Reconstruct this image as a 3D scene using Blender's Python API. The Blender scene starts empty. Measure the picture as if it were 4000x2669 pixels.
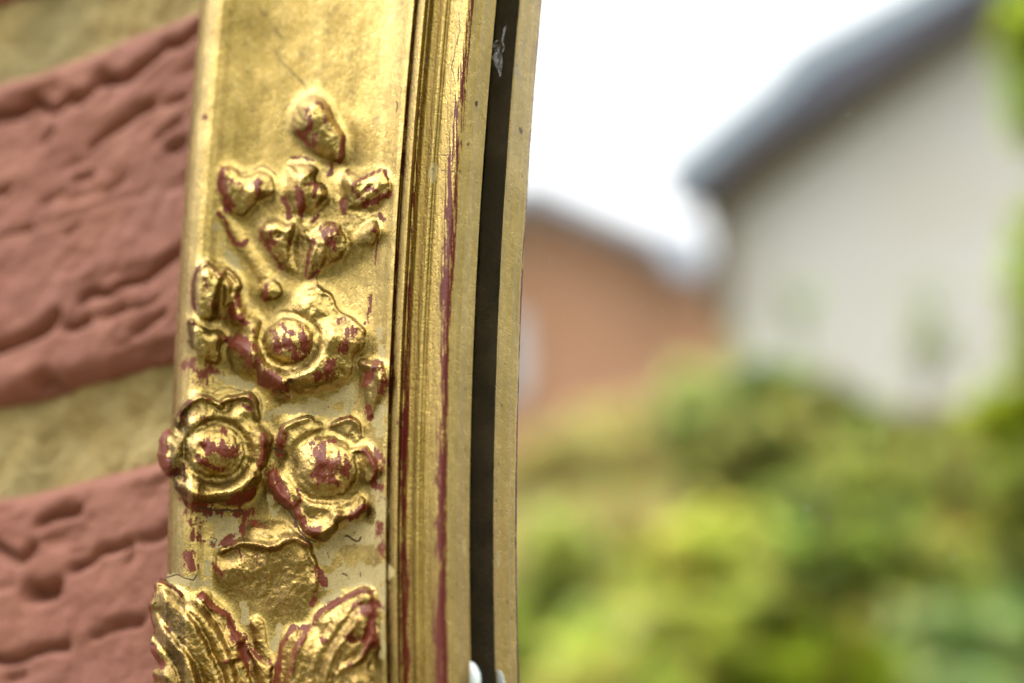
import bpy, math, random
import numpy as np
from mathutils import Vector
rad = math.radians
S = bpy.context.scene

# ------------------------------------------------------------------ camera
FPX = 85/36*4000          # focal length in photograph pixels
D = 0.33                  # focus distance, metres
YAW, PITCH = rad(35), rad(20)
F = np.array([-math.sin(YAW)*math.cos(PITCH), math.cos(YAW)*math.cos(PITCH), math.sin(PITCH)])
R = np.array([math.cos(YAW), math.sin(YAW), 0.0])
U = np.cross(R, F)
CAM = -F*D
cd = bpy.data.cameras.new("camera"); cam = bpy.data.objects.new("camera", cd)
S.collection.objects.link(cam); S.camera = cam
cam.location = CAM
cam.rotation_euler = Vector(F).to_track_quat('-Z', 'Y').to_euler()
cd.lens = 85; cd.sensor_width = 36; cd.clip_start = 0.01; cd.clip_end = 500
cd.dof.use_dof = True; cd.dof.focus_distance = D+.0165; cd.dof.aperture_fstop = 10.0

# ------------------------------------------------------------------ sky, sun, exposure
W = bpy.data.worlds.new("World"); S.world = W; W.use_nodes = True
nt = W.node_tree; nt.nodes.clear()
SUN_EL, SUN_AZ = 43, 249
sky = nt.nodes.new('ShaderNodeTexSky'); sky.sky_type = 'NISHITA'; sky.sun_disc = False
sky.sun_elevation = rad(SUN_EL); sky.sun_rotation = rad(SUN_AZ); sky.dust_density = 3
mixn = nt.nodes.new('ShaderNodeMix'); mixn.data_type = 'RGBA'
mixn.inputs[0].default_value = 0.82                     # thin white overcast over the blue
nt.links.new(sky.outputs[0], mixn.inputs[6])
mixn.inputs[7].default_value = (15.2, 15.0, 15.1, 1)
bg = nt.nodes.new('ShaderNodeBackground'); bg.inputs[1].default_value = 0.1
# an overcast sky brightens towards the zenith (steeper than CIE, raised for the highlights)
tcw = nt.nodes.new('ShaderNodeTexCoord'); sxw = nt.nodes.new('ShaderNodeSeparateXYZ'); nt.links.new(tcw.outputs['Generated'], sxw.inputs[0])
mr = nt.nodes.new('ShaderNodeMapRange'); mr.inputs[1].default_value = 0; mr.inputs[2].default_value = 1; mr.inputs[3].default_value = .5; mr.inputs[4].default_value = 3.6
sq = nt.nodes.new('ShaderNodeMath'); sq.operation = 'POWER'; sq.use_clamp = True; nt.links.new(sxw.outputs[2], sq.inputs[0]); sq.inputs[1].default_value = 2.0
nt.links.new(sq.outputs[0], mr.inputs[0])
vm = nt.nodes.new('ShaderNodeVectorMath'); vm.operation = 'SCALE'; nt.links.new(mixn.outputs[2], vm.inputs[0]); nt.links.new(mr.outputs[0], vm.inputs['Scale'])
nt.links.new(vm.outputs[0], bg.inputs[0])
wo = nt.nodes.new('ShaderNodeOutputWorld'); nt.links.new(bg.outputs[0], wo.inputs[0])
sl = bpy.data.lights.new("sun", 'SUN'); sl.energy = 1.35; sl.angle = rad(26); sl.color = (1, .97, .92)
so = bpy.data.objects.new("sun", sl); S.collection.objects.link(so)
_a = rad(SUN_AZ)
sd = Vector((math.sin(_a)*math.cos(rad(SUN_EL)), math.cos(_a)*math.cos(rad(SUN_EL)), math.sin(rad(SUN_EL))))
so.rotation_euler = sd.to_track_quat('Z', 'Y').to_euler(); so.location = (0, -2, 5)
S.view_settings.view_transform = 'Standard'; S.view_settings.look = 'None'
S.view_settings.exposure = 0.5; S.view_settings.gamma = 1.0
S.cycles.max_bounces = 8; S.cycles.transparent_max_bounces = 8

# ------------------------------------------------------------------ geometry helpers
UN = 20.5*D/FPX           # one relief unit in metres (about 0.72 mm)
WALL_Y = 0.028
H_LIP = 1.0; H_BOT = -6.0; H_GLASS = -9.5
GLASS_Y = -H_GLASS*UN

def rays(px, py):
    px = np.asarray(px, float); py = np.asarray(py, float)
    d = F[None]*FPX + R[None]*(px.reshape(-1, 1)-2000) - U[None]*(py.reshape(-1, 1)-1334.5)
    return d
def to_plane(px, py, y):
    """the point of the vertical plane Y=y seen at photograph pixel (px,py)"""
    d = rays(px, py); t = (np.asarray(y).reshape(-1)-CAM[1])/d[:, 1]
    return CAM[None] + d*t[:, None]

def link(o, parent=None):
    S.collection.objects.link(o)
    if parent is not None: o.parent = parent
    return o
def tag(o, label=None, cat=None, group=None, kind=None):
    if label: o['label'] = label
    if cat: o['category'] = cat
    if group: o['group'] = group
    if kind: o['kind'] = kind
    return o
def empty(name, loc=(0, 0, 0)):
    o = bpy.data.objects.new(name, None); o.empty_display_size = .02; S.collection.objects.link(o); return o
def npmesh(name, V, Q, mat, parent=None, normals=None, cols=None, smooth=True):
    V = np.asarray(V, np.float32); Q = np.asarray(Q, np.int32)
    me = bpy.data.meshes.new(name)
    k = Q.shape[1]
    me.vertices.add(len(V)); me.vertices.foreach_set('co', V.ravel())
    me.loops.add(Q.size); me.loops.foreach_set('vertex_index', Q.ravel())
    me.polygons.add(len(Q)); me.polygons.foreach_set('loop_start', np.arange(0, Q.size, k, dtype=np.int32))
    try: me.polygons.foreach_set('loop_total', np.full(len(Q), k, np.int32))
    except Exception: pass
    me.update(calc_edges=True)
    me.polygons.foreach_set('use_smooth', np.full(len(Q), smooth))
    if cols:
        for n, c in cols.items():
            a = me.color_attributes.new(n, 'FLOAT_COLOR', 'POINT'); a.data.foreach_set('color', np.asarray(c, np.float32).ravel())
    if normals is not None:
        me.normals_split_custom_set_from_vertices(normals.tolist())
    me.materials.append(mat)
    o = bpy.data.objects.new(name, me); link(o, parent); return o
def polymesh(name, V, Fs, mat, parent=None, smooth=False):
    me = bpy.data.meshes.new(name); me.from_pydata([tuple(map(float, v)) for v in V], [], Fs); me.update()
    for p in me.polygons: p.use_smooth = smooth
    me.materials.append(mat)
    o = bpy.data.objects.new(name, me); link(o, parent); return o
BOXF = [(0,3,2,1),(4,5,6,7),(0,1,5,4),(1,2,6,5),(2,3,7,6),(3,0,4,7)]
def boxv(x0, x1, y0, y1, z0, z1):
    return [(x0,y0,z0),(x1,y0,z0),(x1,y1,z0),(x0,y1,z0),(x0,y0,z1),(x1,y0,z1),(x1,y1,z1),(x0,y1,z1)]
def bevel(o, w, seg=2):
    m = o.modifiers.new('bevel', 'BEVEL'); m.width = w; m.segments = seg; return o

# tileable-free value noise in numpy
def vnoise(x, y, seed):
    xi = np.floor(x).astype(np.int64); yi = np.floor(y).astype(np.int64)
    fx = x-xi; fy = y-yi; fx = fx*fx*(3-2*fx); fy = fy*fy*(3-2*fy)
    def h(a, b):
        n = (a*374761393 + b*668265263 + seed*1442695041) & 0xffffffff
        n = ((n ^ (n >> 13))*1274126177) & 0xffffffff
        return ((n ^ (n >> 16)) & 0xffff)/65535.0
    return (h(xi, yi)*(1-fx)+h(xi+1, yi)*fx)*(1-fy)+(h(xi, yi+1)*(1-fx)+h(xi+1, yi+1)*fx)*fy
def fbm(x, y, seed, o=4):
    s = 0; a = .5; t = 0
    for k in range(o):
        s = s+a*vnoise(x*2**k+17.3*k, y*2**k-9.1*k, seed+k); t += a; a *= .5
    return s/t
def sst(a, b, x):
    t = np.clip((x-a)/(b-a), 0, 1); return t*t*(3-2*t)

# ------------------------------------------------------------------ materials
def newmat(name):
    m = bpy.data.materials.new(name); m.use_nodes = True; n = m.node_tree; n.nodes.clear()
    o = n.nodes.new('ShaderNodeOutputMaterial'); b = n.nodes.new('ShaderNodeBsdfPrincipled')
    n.links.new(b.outputs[0], o.inputs[0]); return m, n, b, o
class NB:
    def __init__(s, n): s.n = n; s.tc = n.nodes.new('ShaderNodeTexCoord')
    def inp(s, i, v):
        if isinstance(v, bpy.types.NodeSocket): s.n.links.new(v, i)
        elif isinstance(v, (tuple, list)):
            i.default_value = tuple(v) if len(i.default_value) == len(v) else tuple(v)+(1,)
        else: i.default_value = v
    def math(s, op, a, b=0, c=0, clamp=False):
        k = s.n.nodes.new('ShaderNodeMath'); k.operation = op; k.use_clamp = clamp
        s.inp(k.inputs[0], a); s.inp(k.inputs[1], b)
        if op in ('MULTIPLY_ADD', 'SMOOTH_MIN', 'COMPARE'): s.inp(k.inputs[2], c)
        return k.outputs[0]
    def mapping(s, scale, coord='Object', loc=(0,0,0)):
        k = s.n.nodes.new('ShaderNodeMapping'); s.n.links.new(s.tc.outputs[coord], k.inputs[0])
        k.inputs['Scale'].default_value = scale; k.inputs['Location'].default_value = loc; return k.outputs[0]
    def noise(s, scale, detail=3, vec=None, rough=.5, dist=0, col=False):
        k = s.n.nodes.new('ShaderNodeTexNoise'); k.inputs['Scale'].default_value = scale
        k.inputs['Detail'].default_value = detail; k.inputs['Roughness'].default_value = rough; k.inputs['Distortion'].default_value = dist
        s.n.links.new(vec if vec is not None else s.tc.outputs['Object'], k.inputs['Vector'])
        return k.outputs[1 if col else 0]
    def voro(s, scale, feature='F1', vec=None, out=0):
        k = s.n.nodes.new('ShaderNodeTexVoronoi'); k.feature = feature; k.inputs['Scale'].default_value = scale
        s.n.links.new(vec if vec is not None else s.tc.outputs['Object'], k.inputs['Vector']); return k.outputs[out]
    def step(s, x, a, b, lo=0., hi=1.):
        k = s.n.nodes.new('ShaderNodeMapRange'); k.interpolation_type = 'SMOOTHSTEP'
        s.inp(k.inputs[0], x); s.inp(k.inputs[1], a); s.inp(k.inputs[2], b); s.inp(k.inputs[3], lo); s.inp(k.inputs[4], hi); return k.outputs[0]
    def mix(s, f, a, b):
        k = s.n.nodes.new('ShaderNodeMix'); k.data_type = 'RGBA'
        s.inp(k.inputs[0], f); s.inp(k.inputs[6], a); s.inp(k.inputs[7], b); return k.outputs[2]
    def mixf(s, f, a, b):
        k = s.n.nodes.new('ShaderNodeMix'); k.data_type = 'FLOAT'
        s.inp(k.inputs[0], f); s.inp(k.inputs[2], a); s.inp(k.inputs[3], b); return k.outputs[0]
    def attr(s, name):
        k = s.n.nodes.new('ShaderNodeAttribute'); k.attribute_name = name
        p = s.n.nodes.new('ShaderNodeSeparateColor'); s.n.links.new(k.outputs['Color'], p.inputs[0]); return p.outputs[0], p.outputs[1], p.outputs[2]
    def bump(s, hgt, strength, dist, normal=None):
        k = s.n.nodes.new('ShaderNodeBump'); k.inputs['Strength'].default_value = strength; k.inputs['Distance'].default_value = dist
        s.n.links.new(hgt, k.inputs['Height'])
        if normal is not None: s.n.links.new(normal, k.inputs['Normal'])
        return k.outputs[0]

def gilding():
    m, n, b, o = newmat('worn_gilding'); N = NB(n)
    bole, khaki, ochre = N.attr('wear_shade'); dark_marks, streak, bare = N.attr('marks')
    fine = N.noise(3400, 3, rough=.65); mid = N.noise(700, 4, rough=.6); big = N.noise(120, 4)
    lng = N.mapping((3000, 3000, 150)); longn = N.noise(1, 3, lng, .65)
    nn = N.mixf(streak, N.math('MULTIPLY_ADD', fine, .5, N.math('MULTIPLY', mid, .5)), N.math('MULTIPLY_ADD', longn, .65, N.math('MULTIPLY', fine, .35)))
    sb = N.math('ADD', N.math('MINIMUM', bole, .88), N.math('MULTIPLY', N.math('SUBTRACT', nn, .5), 2.6))
    fb = N.step(sb, .50, .58)
    fk = N.step(N.math('ADD', khaki, N.math('MULTIPLY', N.math('SUBTRACT', mid, .5), 1.3)), .46, .58)
    # gold leaf: colour differs slightly from leaf to leaf
    g = N.mix(N.step(big, .35, .65), (.38, .268, .070), (.30, .208, .046))
    g = N.mix(N.step(mid, .40, .62, 0, .30), g, (.235, .17, .042))
    vst = N.noise(1, 4, N.mapping((420, 420, 34)), .6)
    g = N.mix(N.math('MULTIPLY', N.step(vst, .46, .68), .55), g, (.235, .175, .042))
    g = N.mix(N.math('MULTIPLY', ochre, N.step(mid, .30, .60, .55, 1)), g, (.27, .165, .038))
    g = N.mix(N.math('MULTIPLY', streak, N.step(longn, .48, .66, 0, .55)), g, (.22, .15, .035))
    mot = N.noise(1500, 4, rough=.7)
    _mk = N.math('SUBTRACT', 1, N.math('MULTIPLY', streak, .7))
    g = N.mix(N.math('MULTIPLY', _mk, N.step(mot, .47, .62, 0, .30)), g, (.20, .15, .035)); g = N.mix(N.math('MULTIPLY', _mk, N.step(mot, .50, .36, 0, .34)), g, (.52, .41, .17))
    col = N.mix(fk, g, N.mix(N.step(fine, .4, .6), (.33, .265, .11), (.43, .345, .15)))
    bcol = N.mix(streak, N.mix(mid, (.11, .020, .006), (.155, .030, .009)), (.095, .010, .004))
    col = N.mix(fb, col, bcol)
    # dark marks: cracks, dirty specks, sunken parts, shade put in below a flower
    v = N.voro(620); cell = N.voro(620, out=1)
    sc = n.nodes.new('ShaderNodeSeparateColor'); n.links.new(cell, sc.inputs[0])
    spk = N.math('MULTIPLY', N.step(v, .10, .22, 1, 0), N.step(sc.outputs[0], .76, .80))
    spk = N.math('MULTIPLY', spk, N.step(big, .45, .6, .15, .8))
    dark_mask = N.step(N.math('ADD', dark_marks, N.math('MULTIPLY', N.math('SUBTRACT', fine, .5), .9)), .35, .62)
    veil = N.math('MULTIPLY', N.math('SUBTRACT', 1, N.math('MULTIPLY', streak, .6)), N.step(N.noise(420, 5, rough=.75), .52, .74, 0, .45))
    dk = N.math('MAXIMUM', N.math('MULTIPLY', spk, .7), N.math('MAXIMUM', dark_mask, N.math('MULTIPLY', veil, N.math('SUBTRACT', 1, fb))))
    col = N.mix(dk, col, (.07, .038, .014))
    N.inp(b.inputs['Base Color'], col)
    met = N.math('MULTIPLY', N.math('SUBTRACT', 1, fb), N.math('SUBTRACT', 1, fk))
    met = N.math('MULTIPLY', met, N.math('SUBTRACT', 1, N.math('MULTIPLY', dk, .85)))
    N.inp(b.inputs['Metallic'], met)
    r = N.mixf(N.step(mid, .35, .65), .25, .36)
    b.inputs['Coat Weight'].default_value = .45; b.inputs['Coat Roughness'].default_value = .28; b.inputs['Specular IOR Level'].default_value = .16
    N.inp(b.inputs['Coat Weight'], N.mixf(N.math('MAXIMUM', fk, fb), .14, .03))
    r = N.mixf(fk, r, .75); r = N.mixf(fb, r, .5); r = N.mixf(dk, r, .6)
    N.inp(b.inputs['Roughness'], r)
    h = N.math('ADD', N.math('MULTIPLY', mid, .40), N.math('MULTIPLY', fine, .55))
    h = N.math('SUBTRACT', h, N.math('MULTIPLY', fb, .12))
    h = N.math('SUBTRACT', h, N.math('MULTIPLY', dark_mask, .3))
    N.inp(b.inputs['Normal'], N.bump(h, .55, .0003))
    return m
GILD = gilding()

def simple(name, a, bcol, scale, rough=.8, bump=0, bd=.001, metal=0, detail=4, s2=None):
    m, n, b, o = newmat(name); N = NB(n); a = tuple(v*.70 for v in a); bcol = tuple(v*.70 for v in bcol)
    if s2: s2 = (s2[0], tuple(v*.70 for v in s2[1]), s2[2])
    k = N.noise(scale, detail)
    c = N.mix(N.step(k, .35, .65), a, bcol)
    if s2: c = N.mix(N.step(N.noise(s2[0], 3), .45, .65, 0, s2[2]), c, s2[1])
    N.inp(b.inputs['Base Color'], c); b.inputs['Roughness'].default_value = rough; b.inputs['Metallic'].default_value = metal
    if bump: N.inp(b.inputs['Normal'], N.bump(N.noise(scale*3, 5, rough=.65), bump, bd))
    return m
REBATE = simple('dark_rebate_wood', (.022,.015,.007), (.075,.048,.022), 170, .6, .6, .0006)
BRICK = simple('rough_red_brick', (.33,.118,.068), (.41,.162,.094), 90, .85, .8, .0012, s2=(22, (.34,.13,.085), .7))
MORTAR = simple('mossy_mortar', (.50,.36,.11), (.66,.51,.20), 130, .95, 1.0, .003, s2=(28, (.40,.35,.15), .6))
WALLCORE = simple('wall_core', (.3,.24,.14), (.34,.28,.16), 30, .95)

# ------------------------------------------------------------------ the frame: edges traced in the photograph
_PY = np.array([0, 340, 680, 1020, 1362, 1700, 1872, 2213, 2440, 2669.])
_XO = np.array([786, 757, 727, 703, 681, 667, 661, 655, 650, 646.])
_XI = np.array([1942, 1904, 1886, 1865, 1852, 1838, 1834, 1832, 1836, 1842.])
_pin = np.polyfit(_PY, _XO, 2); _pi = np.polyfit(_PY, _XI, 3)
def edge(p, py, lo=0, hi=2669):
    c = np.clip(py, lo-200, hi+300); v = np.polyval(p, c); dv = np.polyval(np.polyder(p), c)
    return v + dv*(py-c)
def xo(py): return edge(_pin, py)
def xi(py): return edge(_pi, py)

CR = {0:(0,0,.5875), 1:(600,0,1.469), 2:(750,330,1.96), 3:(600,980,2.24), 4:(550,1450,2.238), 5:(550,1950,2.181),
      6:(1450,1900,2.039), 7:(1450,0,1.96), 8:(0,0,1.568), 9:(0,900,1.568), 10:(0,1700,1.618), 13:(800,600,3.136), 14:(1150,1050,2.413), 99:(0,0,1.)}
def cv(c, pts):
    x0, y0, s = CR[c]; return np.array([(x0+a/s, y0+b/s) for a, b in pts], float)
def smooth_poly(p, closed, n=5):
    p = np.asarray(p, float); out = []
    N_ = len(p)
    if N_ < 3 and not closed: return p
    rng = range(N_) if closed else range(N_-1)
    for i in rng:
        if closed: a, b, c, d = p[(i-1)%N_], p[i], p[(i+1)%N_], p[(i+2)%N_]
        else: a, b, c, d = p[max(i-1,0)], p[i], p[i+1], p[min(i+2,N_-1)]
        for k in range(n):
            t = k/n
            out.append(.5*((2*b)+(-a+c)*t+(2*a-5*b+4*c-d)*t*t+(-a+3*b-3*c+d)*t**3))
    if not closed: out.append(p[-1])
    return np.array(out)

SC = np.concatenate([np.linspace(-.10, .722, 372), np.linspace(.7236, 1.0, 190)])
PYD = np.arange(-150, 3050, 2.6)
TOP = np.concatenate([-150-np.geomspace(6, 8000, 50)[::-1]]); BOT = PYD[-1]+np.geomspace(6, 8000, 50)
PYR = np.concatenate([TOP, PYD, BOT])
SS, YY = np.meshgrid(SC, PYR)
XX = xo(YY)+SS*(xi(YY)-xo(YY))
NR, NC = SS.shape
Hh = np.zeros_like(SS); ID = np.zeros(SS.shape, np.int32)
BO = np.zeros_like(SS); KH = np.zeros_like(SS); OC = np.zeros_like(SS); DI = np.zeros_like(SS); NG = np.zeros_like(SS)

def window(p, m):
    r0 = np.searchsorted(PYR, p[:,1].min()-m); r1 = np.searchsorted(PYR, p[:,1].max()+m)
    xs = XX[min(max((r0+r1)//2, 0), NR-1)]
    c0 = np.searchsorted(xs, p[:,0].min()-m-45); c1 = np.searchsorted(xs, p[:,0].max()+m+45)
    return slice(max(r0,0), max(r1,1)), slice(max(c0,0), max(c1,1))
def segdist(X, Y, p, closed):
    q = np.vstack([p, p[:1]]) if closed else p
    best = np.full(X.shape, 1e18); 
    for (ax, ay), (bx, by) in zip(q[:-1], q[1:]):
        dx, dy = bx-ax, by-ay; L = dx*dx+dy*dy+1e-9
        t = np.clip(((X-ax)*dx+(Y-ay)*dy)/L, 0, 1)
        d = (X-ax-t*dx)**2+(Y-ay-t*dy)**2
        np.minimum(best, d, out=best)
    return np.sqrt(best)
def inside(X, Y, p):
    r = np.zeros(X.shape, bool); n = len(p)
    for i in range(n):
        x1, y1 = p[i]; x2, y2 = p[(i+1)%n]
        if y1 == y2: continue
        c = ((y1 > Y) != (y2 > Y)) & (X < (x2-x1)*(Y-y1)/(y2-y1)+x1); r ^= c
    return r
WARP = 7.0
def wxy(sl):
    X, Y = XX[sl], YY[sl]
    return X+WARP*(fbm(X/38, Y/38, 5, 3)-.5)*2, Y+WARP*(fbm(X/38, Y/38, 55, 3)-.5)*2
PARTS = {}
def part(i, name, parent=None, label=None): PARTS[i] = (name, parent, label)
def pill(i, c, pts, H, w, pw=1.0, add=False, tilt=0.):
    p = smooth_poly(cv(c, pts), True); w = w/CR[c][2]*2.1; sl = window(p, 12); X, Y = wxy(sl)
    ins = inside(X, Y, p); d = segdist(X, Y, p, True); u = np.clip(d/min(w, d[ins].max()*.95), 0, 1)
    prof = 1.15*H*(1-(1-u)**2)**.9*ins
    if tilt:
        yc = (p[:,1].min()+p[:,1].max())/2; hy = (p[:,1].max()-p[:,1].min())/2; prof = prof*np.clip(1-tilt*(Y-yc)/hy, .25, 2)
    old = Hh[sl]; k = .5
    hh = np.clip(.5+.5*(prof-old)/k, 0, 1)
    new = old*(1-hh)+prof*hh+k*hh*(1-hh)*(ins)
    if i is not None:
        idn = ID[sl]; idn[ins & (prof >= old-.1)] = i; ID[sl] = idn
    Hh[sl] = np.where(ins, np.maximum(new, old) if not add else old+prof, old)
def ribbon(i, c, pts, hw, H):
    p = smooth_poly(cv(c, pts), False); hw = hw/CR[c][2]; sl = window(p, hw+8); X, Y = wxy(sl)
    d = segdist(X, Y, p, False); u = np.clip(1-d/hw, 0, 1); prof = H*(1-(1-u)**2)**.6*(d < hw)
    old = Hh[sl]; idn = ID[sl]; m = (d < hw) & (prof > old-.05); idn[m] = i; ID[sl] = idn; Hh[sl] = np.maximum(old, prof)
def sub(i, c, cx, cy, r, ry=None):      # hands the disc to a sub-part
    p = cv(c, [(cx, cy)]); r = r/CR[c][2]; ry = r if ry is None else ry/CR[c][2]; sl = window(p, max(r, ry)+5); X, Y = wxy(sl)
    m = ((X-p[0,0])/r)**2+((Y-p[0,1])/ry)**2 < 1; idn = ID[sl]; idn[m & (idn > 0)] = i; ID[sl] = idn
def dome(i, c, cx, cy, r, H, ry=None, pw=.6):
    p = cv(c, [(cx, cy)]); r = r/CR[c][2]; ry = r if ry is None else ry/CR[c][2]; sl = window(p, max(r, ry)+5); X, Y = wxy(sl)
    q = ((X-p[0,0])/r)**2+((Y-p[0,1])/ry)**2; prof = H*np.clip(1-q, 0, 1)**pw
    Hh[sl] = np.maximum(Hh[sl], prof)
    if i: idn = ID[sl]; idn[(q < 1)] = i; ID[sl] = idn
def line(c, pts, w, amp, field=None, cap=None):
    p = smooth_poly(cv(c, pts), False); w = w/CR[c][2]*(1.25 if field is None else (1.5 if field is BO else 1.)); sl = window(p, w*3); X, Y = wxy(sl)
    g = np.exp(-(segdist(X, Y, p, False)/w)**2)
    if field is None:
        msk = np.clip(Hh[sl]/.8, 0, 1); Hh[sl] += (1.3 if amp > 0 else .72)*(.6 if c in (2, 13) else 1.)*amp*g*msk
    else: field[sl] = np.maximum(field[sl], amp*g)
def lines(c, L, field=None):
    for pts, w, a in L: line(c, pts, w, a, field)
def blob(c, cx, cy, rx, ry, amp, field=None, rot=0):
    p = cv(c, [(cx, cy)]); rx /= CR[c][2]; ry /= CR[c][2]; sl = window(p, max(rx, ry)*3); X, Y = wxy(sl)
    dx, dy = X-p[0,0], Y-p[0,1]; a = rad(rot); ux = dx*math.cos(a)+dy*math.sin(a); uy = -dx*math.sin(a)+dy*math.cos(a)
    g = np.exp(-((ux/rx)**2+(uy/ry)**2)**1.5)
    if field is None: Hh[sl] += ((1.3 if rx > 32 else .6) if amp < 0 else 1.0)*amp*g*np.clip(Hh[sl]/.8, 0, 1)
    else: field[sl] = np.maximum(field[sl], amp*g)
def ring(c, cx, cy, rx, ry, w, amp):
    line(c, [(cx+rx*math.cos(a), cy+ry*math.sin(a)) for a in np.linspace(0, 2*math.pi, 17)], w, amp*1.8)
def petals(parent_id, c, cx, cy, cuts, first):   # splits a flower's rim into petals at the given angles
    p = cv(c, [(cx, cy)]); m = ID == parent_id; a = np.degrees(np.arctan2(YY-p[0,1], XX-p[0,0])) % 360
    cuts = sorted(cuts); k = np.searchsorted(np.array(cuts), a) % len(cuts)
    ID[m] = first+k[m]

# ------------------------------------------------------------------ carved ornament, top to bottom
part(1, 'bud')
pill(1, 2, [(775,215),(800,130),(860,80),(930,65),(1010,95),(1060,160),(1110,260),(1160,350),(1190,440),(1185,520),(1160,600),(1120,610),(1040,590),(960,560),(880,510),(830,440),(770,385),(750,320)], 5.2, 120, tilt=0.35)
lines(2, [([(940,140),(1015,155),(1035,260),(1110,360),(1160,420),(1140,580)],20,.9), ([(800,370),(850,400),(900,470)],20,-.8), ([(900,400),(960,385),(1040,400)],12,-.5), ([(1070,230),(1150,370)],16,-.5)])
blob(2,930,230,130,110,1.3); blob(2,1000,400,120,60,.3)
lines(2, [([(880,190),(900,260),(895,330),(865,380)],22,.75), ([(960,140),(1010,170),(1015,290)],16,.65), ([(800,355),(850,400),(900,470)],14,.8), ([(945,380),(930,470)],14,.7), ([(1160,400),(1150,500),(1120,600)],16,.7)], BO)
lines(2, [([(1050,180),(1120,300),(1170,420),(1150,580)],45,.9), ([(960,470),(1080,540)],60,.7)], OC)  # orange reflection on the right face and shade on the lower facet, as colour
lines(2, [([(1060,600),(1075,650),(1050,690)],14,.8)], BO)

part(17, 'stem')
pill(17, 2, [(250,700),(420,760),(640,720),(800,640),(950,620),(1150,720),(1400,700),(1500,860),(1450,1230),(1250,1390),(960,1500),(760,1490),(600,1370),(480,1130),(360,1000),(290,860)], 1.5, 120)
part(2, 'bud')
pill(2, 13, [(190,190),(250,150),(320,150),(400,190),(470,250),(560,240),(640,200),(730,210),(820,270),(860,350),(880,490),(830,560),(700,640),(560,760),(430,800),(330,760),(290,700),(240,600),(190,500),(180,350)], 4.0, 170, tilt=0.35)
lines(13, [([(300,180),(400,240),(500,300),(600,260),(720,250),(820,330),(850,450)],28,1.0), ([(240,200),(230,350),(240,480),(290,680)],35,1.0), ([(560,300),(500,430),(460,600)],40,-1.2), ([(650,330),(660,420),(640,520)],30,.8), ([(360,500),(400,680)],30,-.6), ([(450,750),(560,650),(620,600)],16,.6)])
lines(13, [([(220,200),(205,400),(230,500),(270,580),(290,700)],42,.95), ([(330,330),(400,380)],40,.65), ([(340,520),(350,640)],25,.6), ([(650,340),(655,420),(640,500)],34,.85), ([(470,400),(440,470)],25,.6)], BO)
blob(13, 600,560,200,130,.7,OC)
part(3, 'bud')
pill(3, 13, [(980,140),(1100,110),(1250,110),(1370,150),(1410,230),(1400,300),(1480,370),(1540,480),(1520,600),(1440,700),(1360,800),(1300,860),(1200,800),(1100,790),(1020,790),(980,640),(960,450),(990,280),(1050,190)], 4.8, 200, tilt=0.4)
lines(13, [([(1170,300),(1160,560),(1180,780)],35,.8), ([(1260,420),(1260,600),(1250,760)],28,-1.6), ([(1380,330),(1320,540),(1300,760)],28,-.7), ([(1080,500),(1060,760)],26,-.6)])
blob(13,1330,540,40,45,-1.2); blob(13,1430,470,60,80,.7)
lines(13, [([(1130,440),(1170,600),(1190,750)],34,.85), ([(980,560),(1010,680),(1040,790)],26,.85), ([(1420,700),(1330,830)],32,.7), ([(1390,380),(1330,530)],22,.6), ([(1230,400),(1350,380)],18,.5)], BO)
blob(13,1440,570,110,130,.8,OC); lines(13, [([(1060,55),(1200,60),(1330,80)],16,.75)], BO)
part(4, 'bud')
pill(4, 2, [(1130,700),(1180,650),(1300,680),(1400,665),(1460,640),(1500,690),(1520,760),(1510,860),(1450,930),(1380,1000),(1300,990),(1200,990),(1150,960),(1140,860),(1120,770)], 4.4, 130, tilt=0.3)
lines(2, [([(1230,770),(1350,710),(1460,650)],18,1.1), ([(1250,880),(1320,820),(1400,760)],16,-1.3), ([(1300,960),(1380,880),(1470,800)],16,-1.2), ([(1180,720),(1170,900)],18,-.6), ([(1480,680),(1500,800)],14,.7)])
blob(2,1375,790,24,22,-1.2); blob(2,1340,905,20,20,-1.0); blob(2,1200,820,40,60,.5)
lines(2, [([(1240,760),(1330,710),(1440,660)],13,.8), ([(1350,800),(1400,810)],18,.8), ([(1330,920),(1420,880),(1500,840)],22,.75), ([(1150,880),(1165,990)],16,.7), ([(1475,660),(1500,720)],12,.9), ([(1230,800),(1290,870)],16,.6)], BO)
blob(2,1450,820,60,110,.7,OC)
part(5, 'bud')
pill(5, 2, [(505,1110),(550,1045),(650,1015),(730,1050),(800,1050),(810,1130),(780,1200),(790,1300),(810,1400),(800,1460),(700,1440),(620,1350),(570,1250),(525,1180)], 4.2, 110, tilt=0.45)
lines(2, [([(560,1100),(600,1060),(680,1050),(740,1090)],20,.8), ([(780,1070),(740,1160)],18,.8), ([(640,1250),(700,1420)],16,-1.0), ([(730,1280),(750,1420)],14,-.9), ([(600,1230),(660,1360)],12,.6)])
blob(2,662,1152,38,26,-2.2); blob(2,560,1150,25,40,.5)
lines(2, [([(555,1100),(550,1180),(620,1200)],24,.8), ([(700,1190),(745,1215)],18,.8), ([(560,1230),(620,1290),(680,1410)],16,.7), ([(610,1080),(600,1160)],16,.6)], BO)
part(6, 'bud')
pill(6, 2, [(865,1165),(930,1105),(1000,1065),(1080,1045),(1150,1055),(1185,1120),(1215,1220),(1200,1300),(1130,1380),(1010,1440),(900,1485),(860,1470),(835,1400),(840,1300),(860,1230)], 4.2, 110, tilt=0.5)
lines(2, [([(900,1170),(1000,1110),(1090,1070)],20,.7), ([(900,1260),(870,1450)],12,-1.2), ([(975,1250),(940,1400)],14,-1.1), ([(1060,1200),(1010,1400)],15,-1.1), ([(1150,1100),(1140,1280)],16,-.7), ([(940,1260),(910,1430)],14,.5), ([(1130,1070),(1180,1200)],14,.6)])
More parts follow.
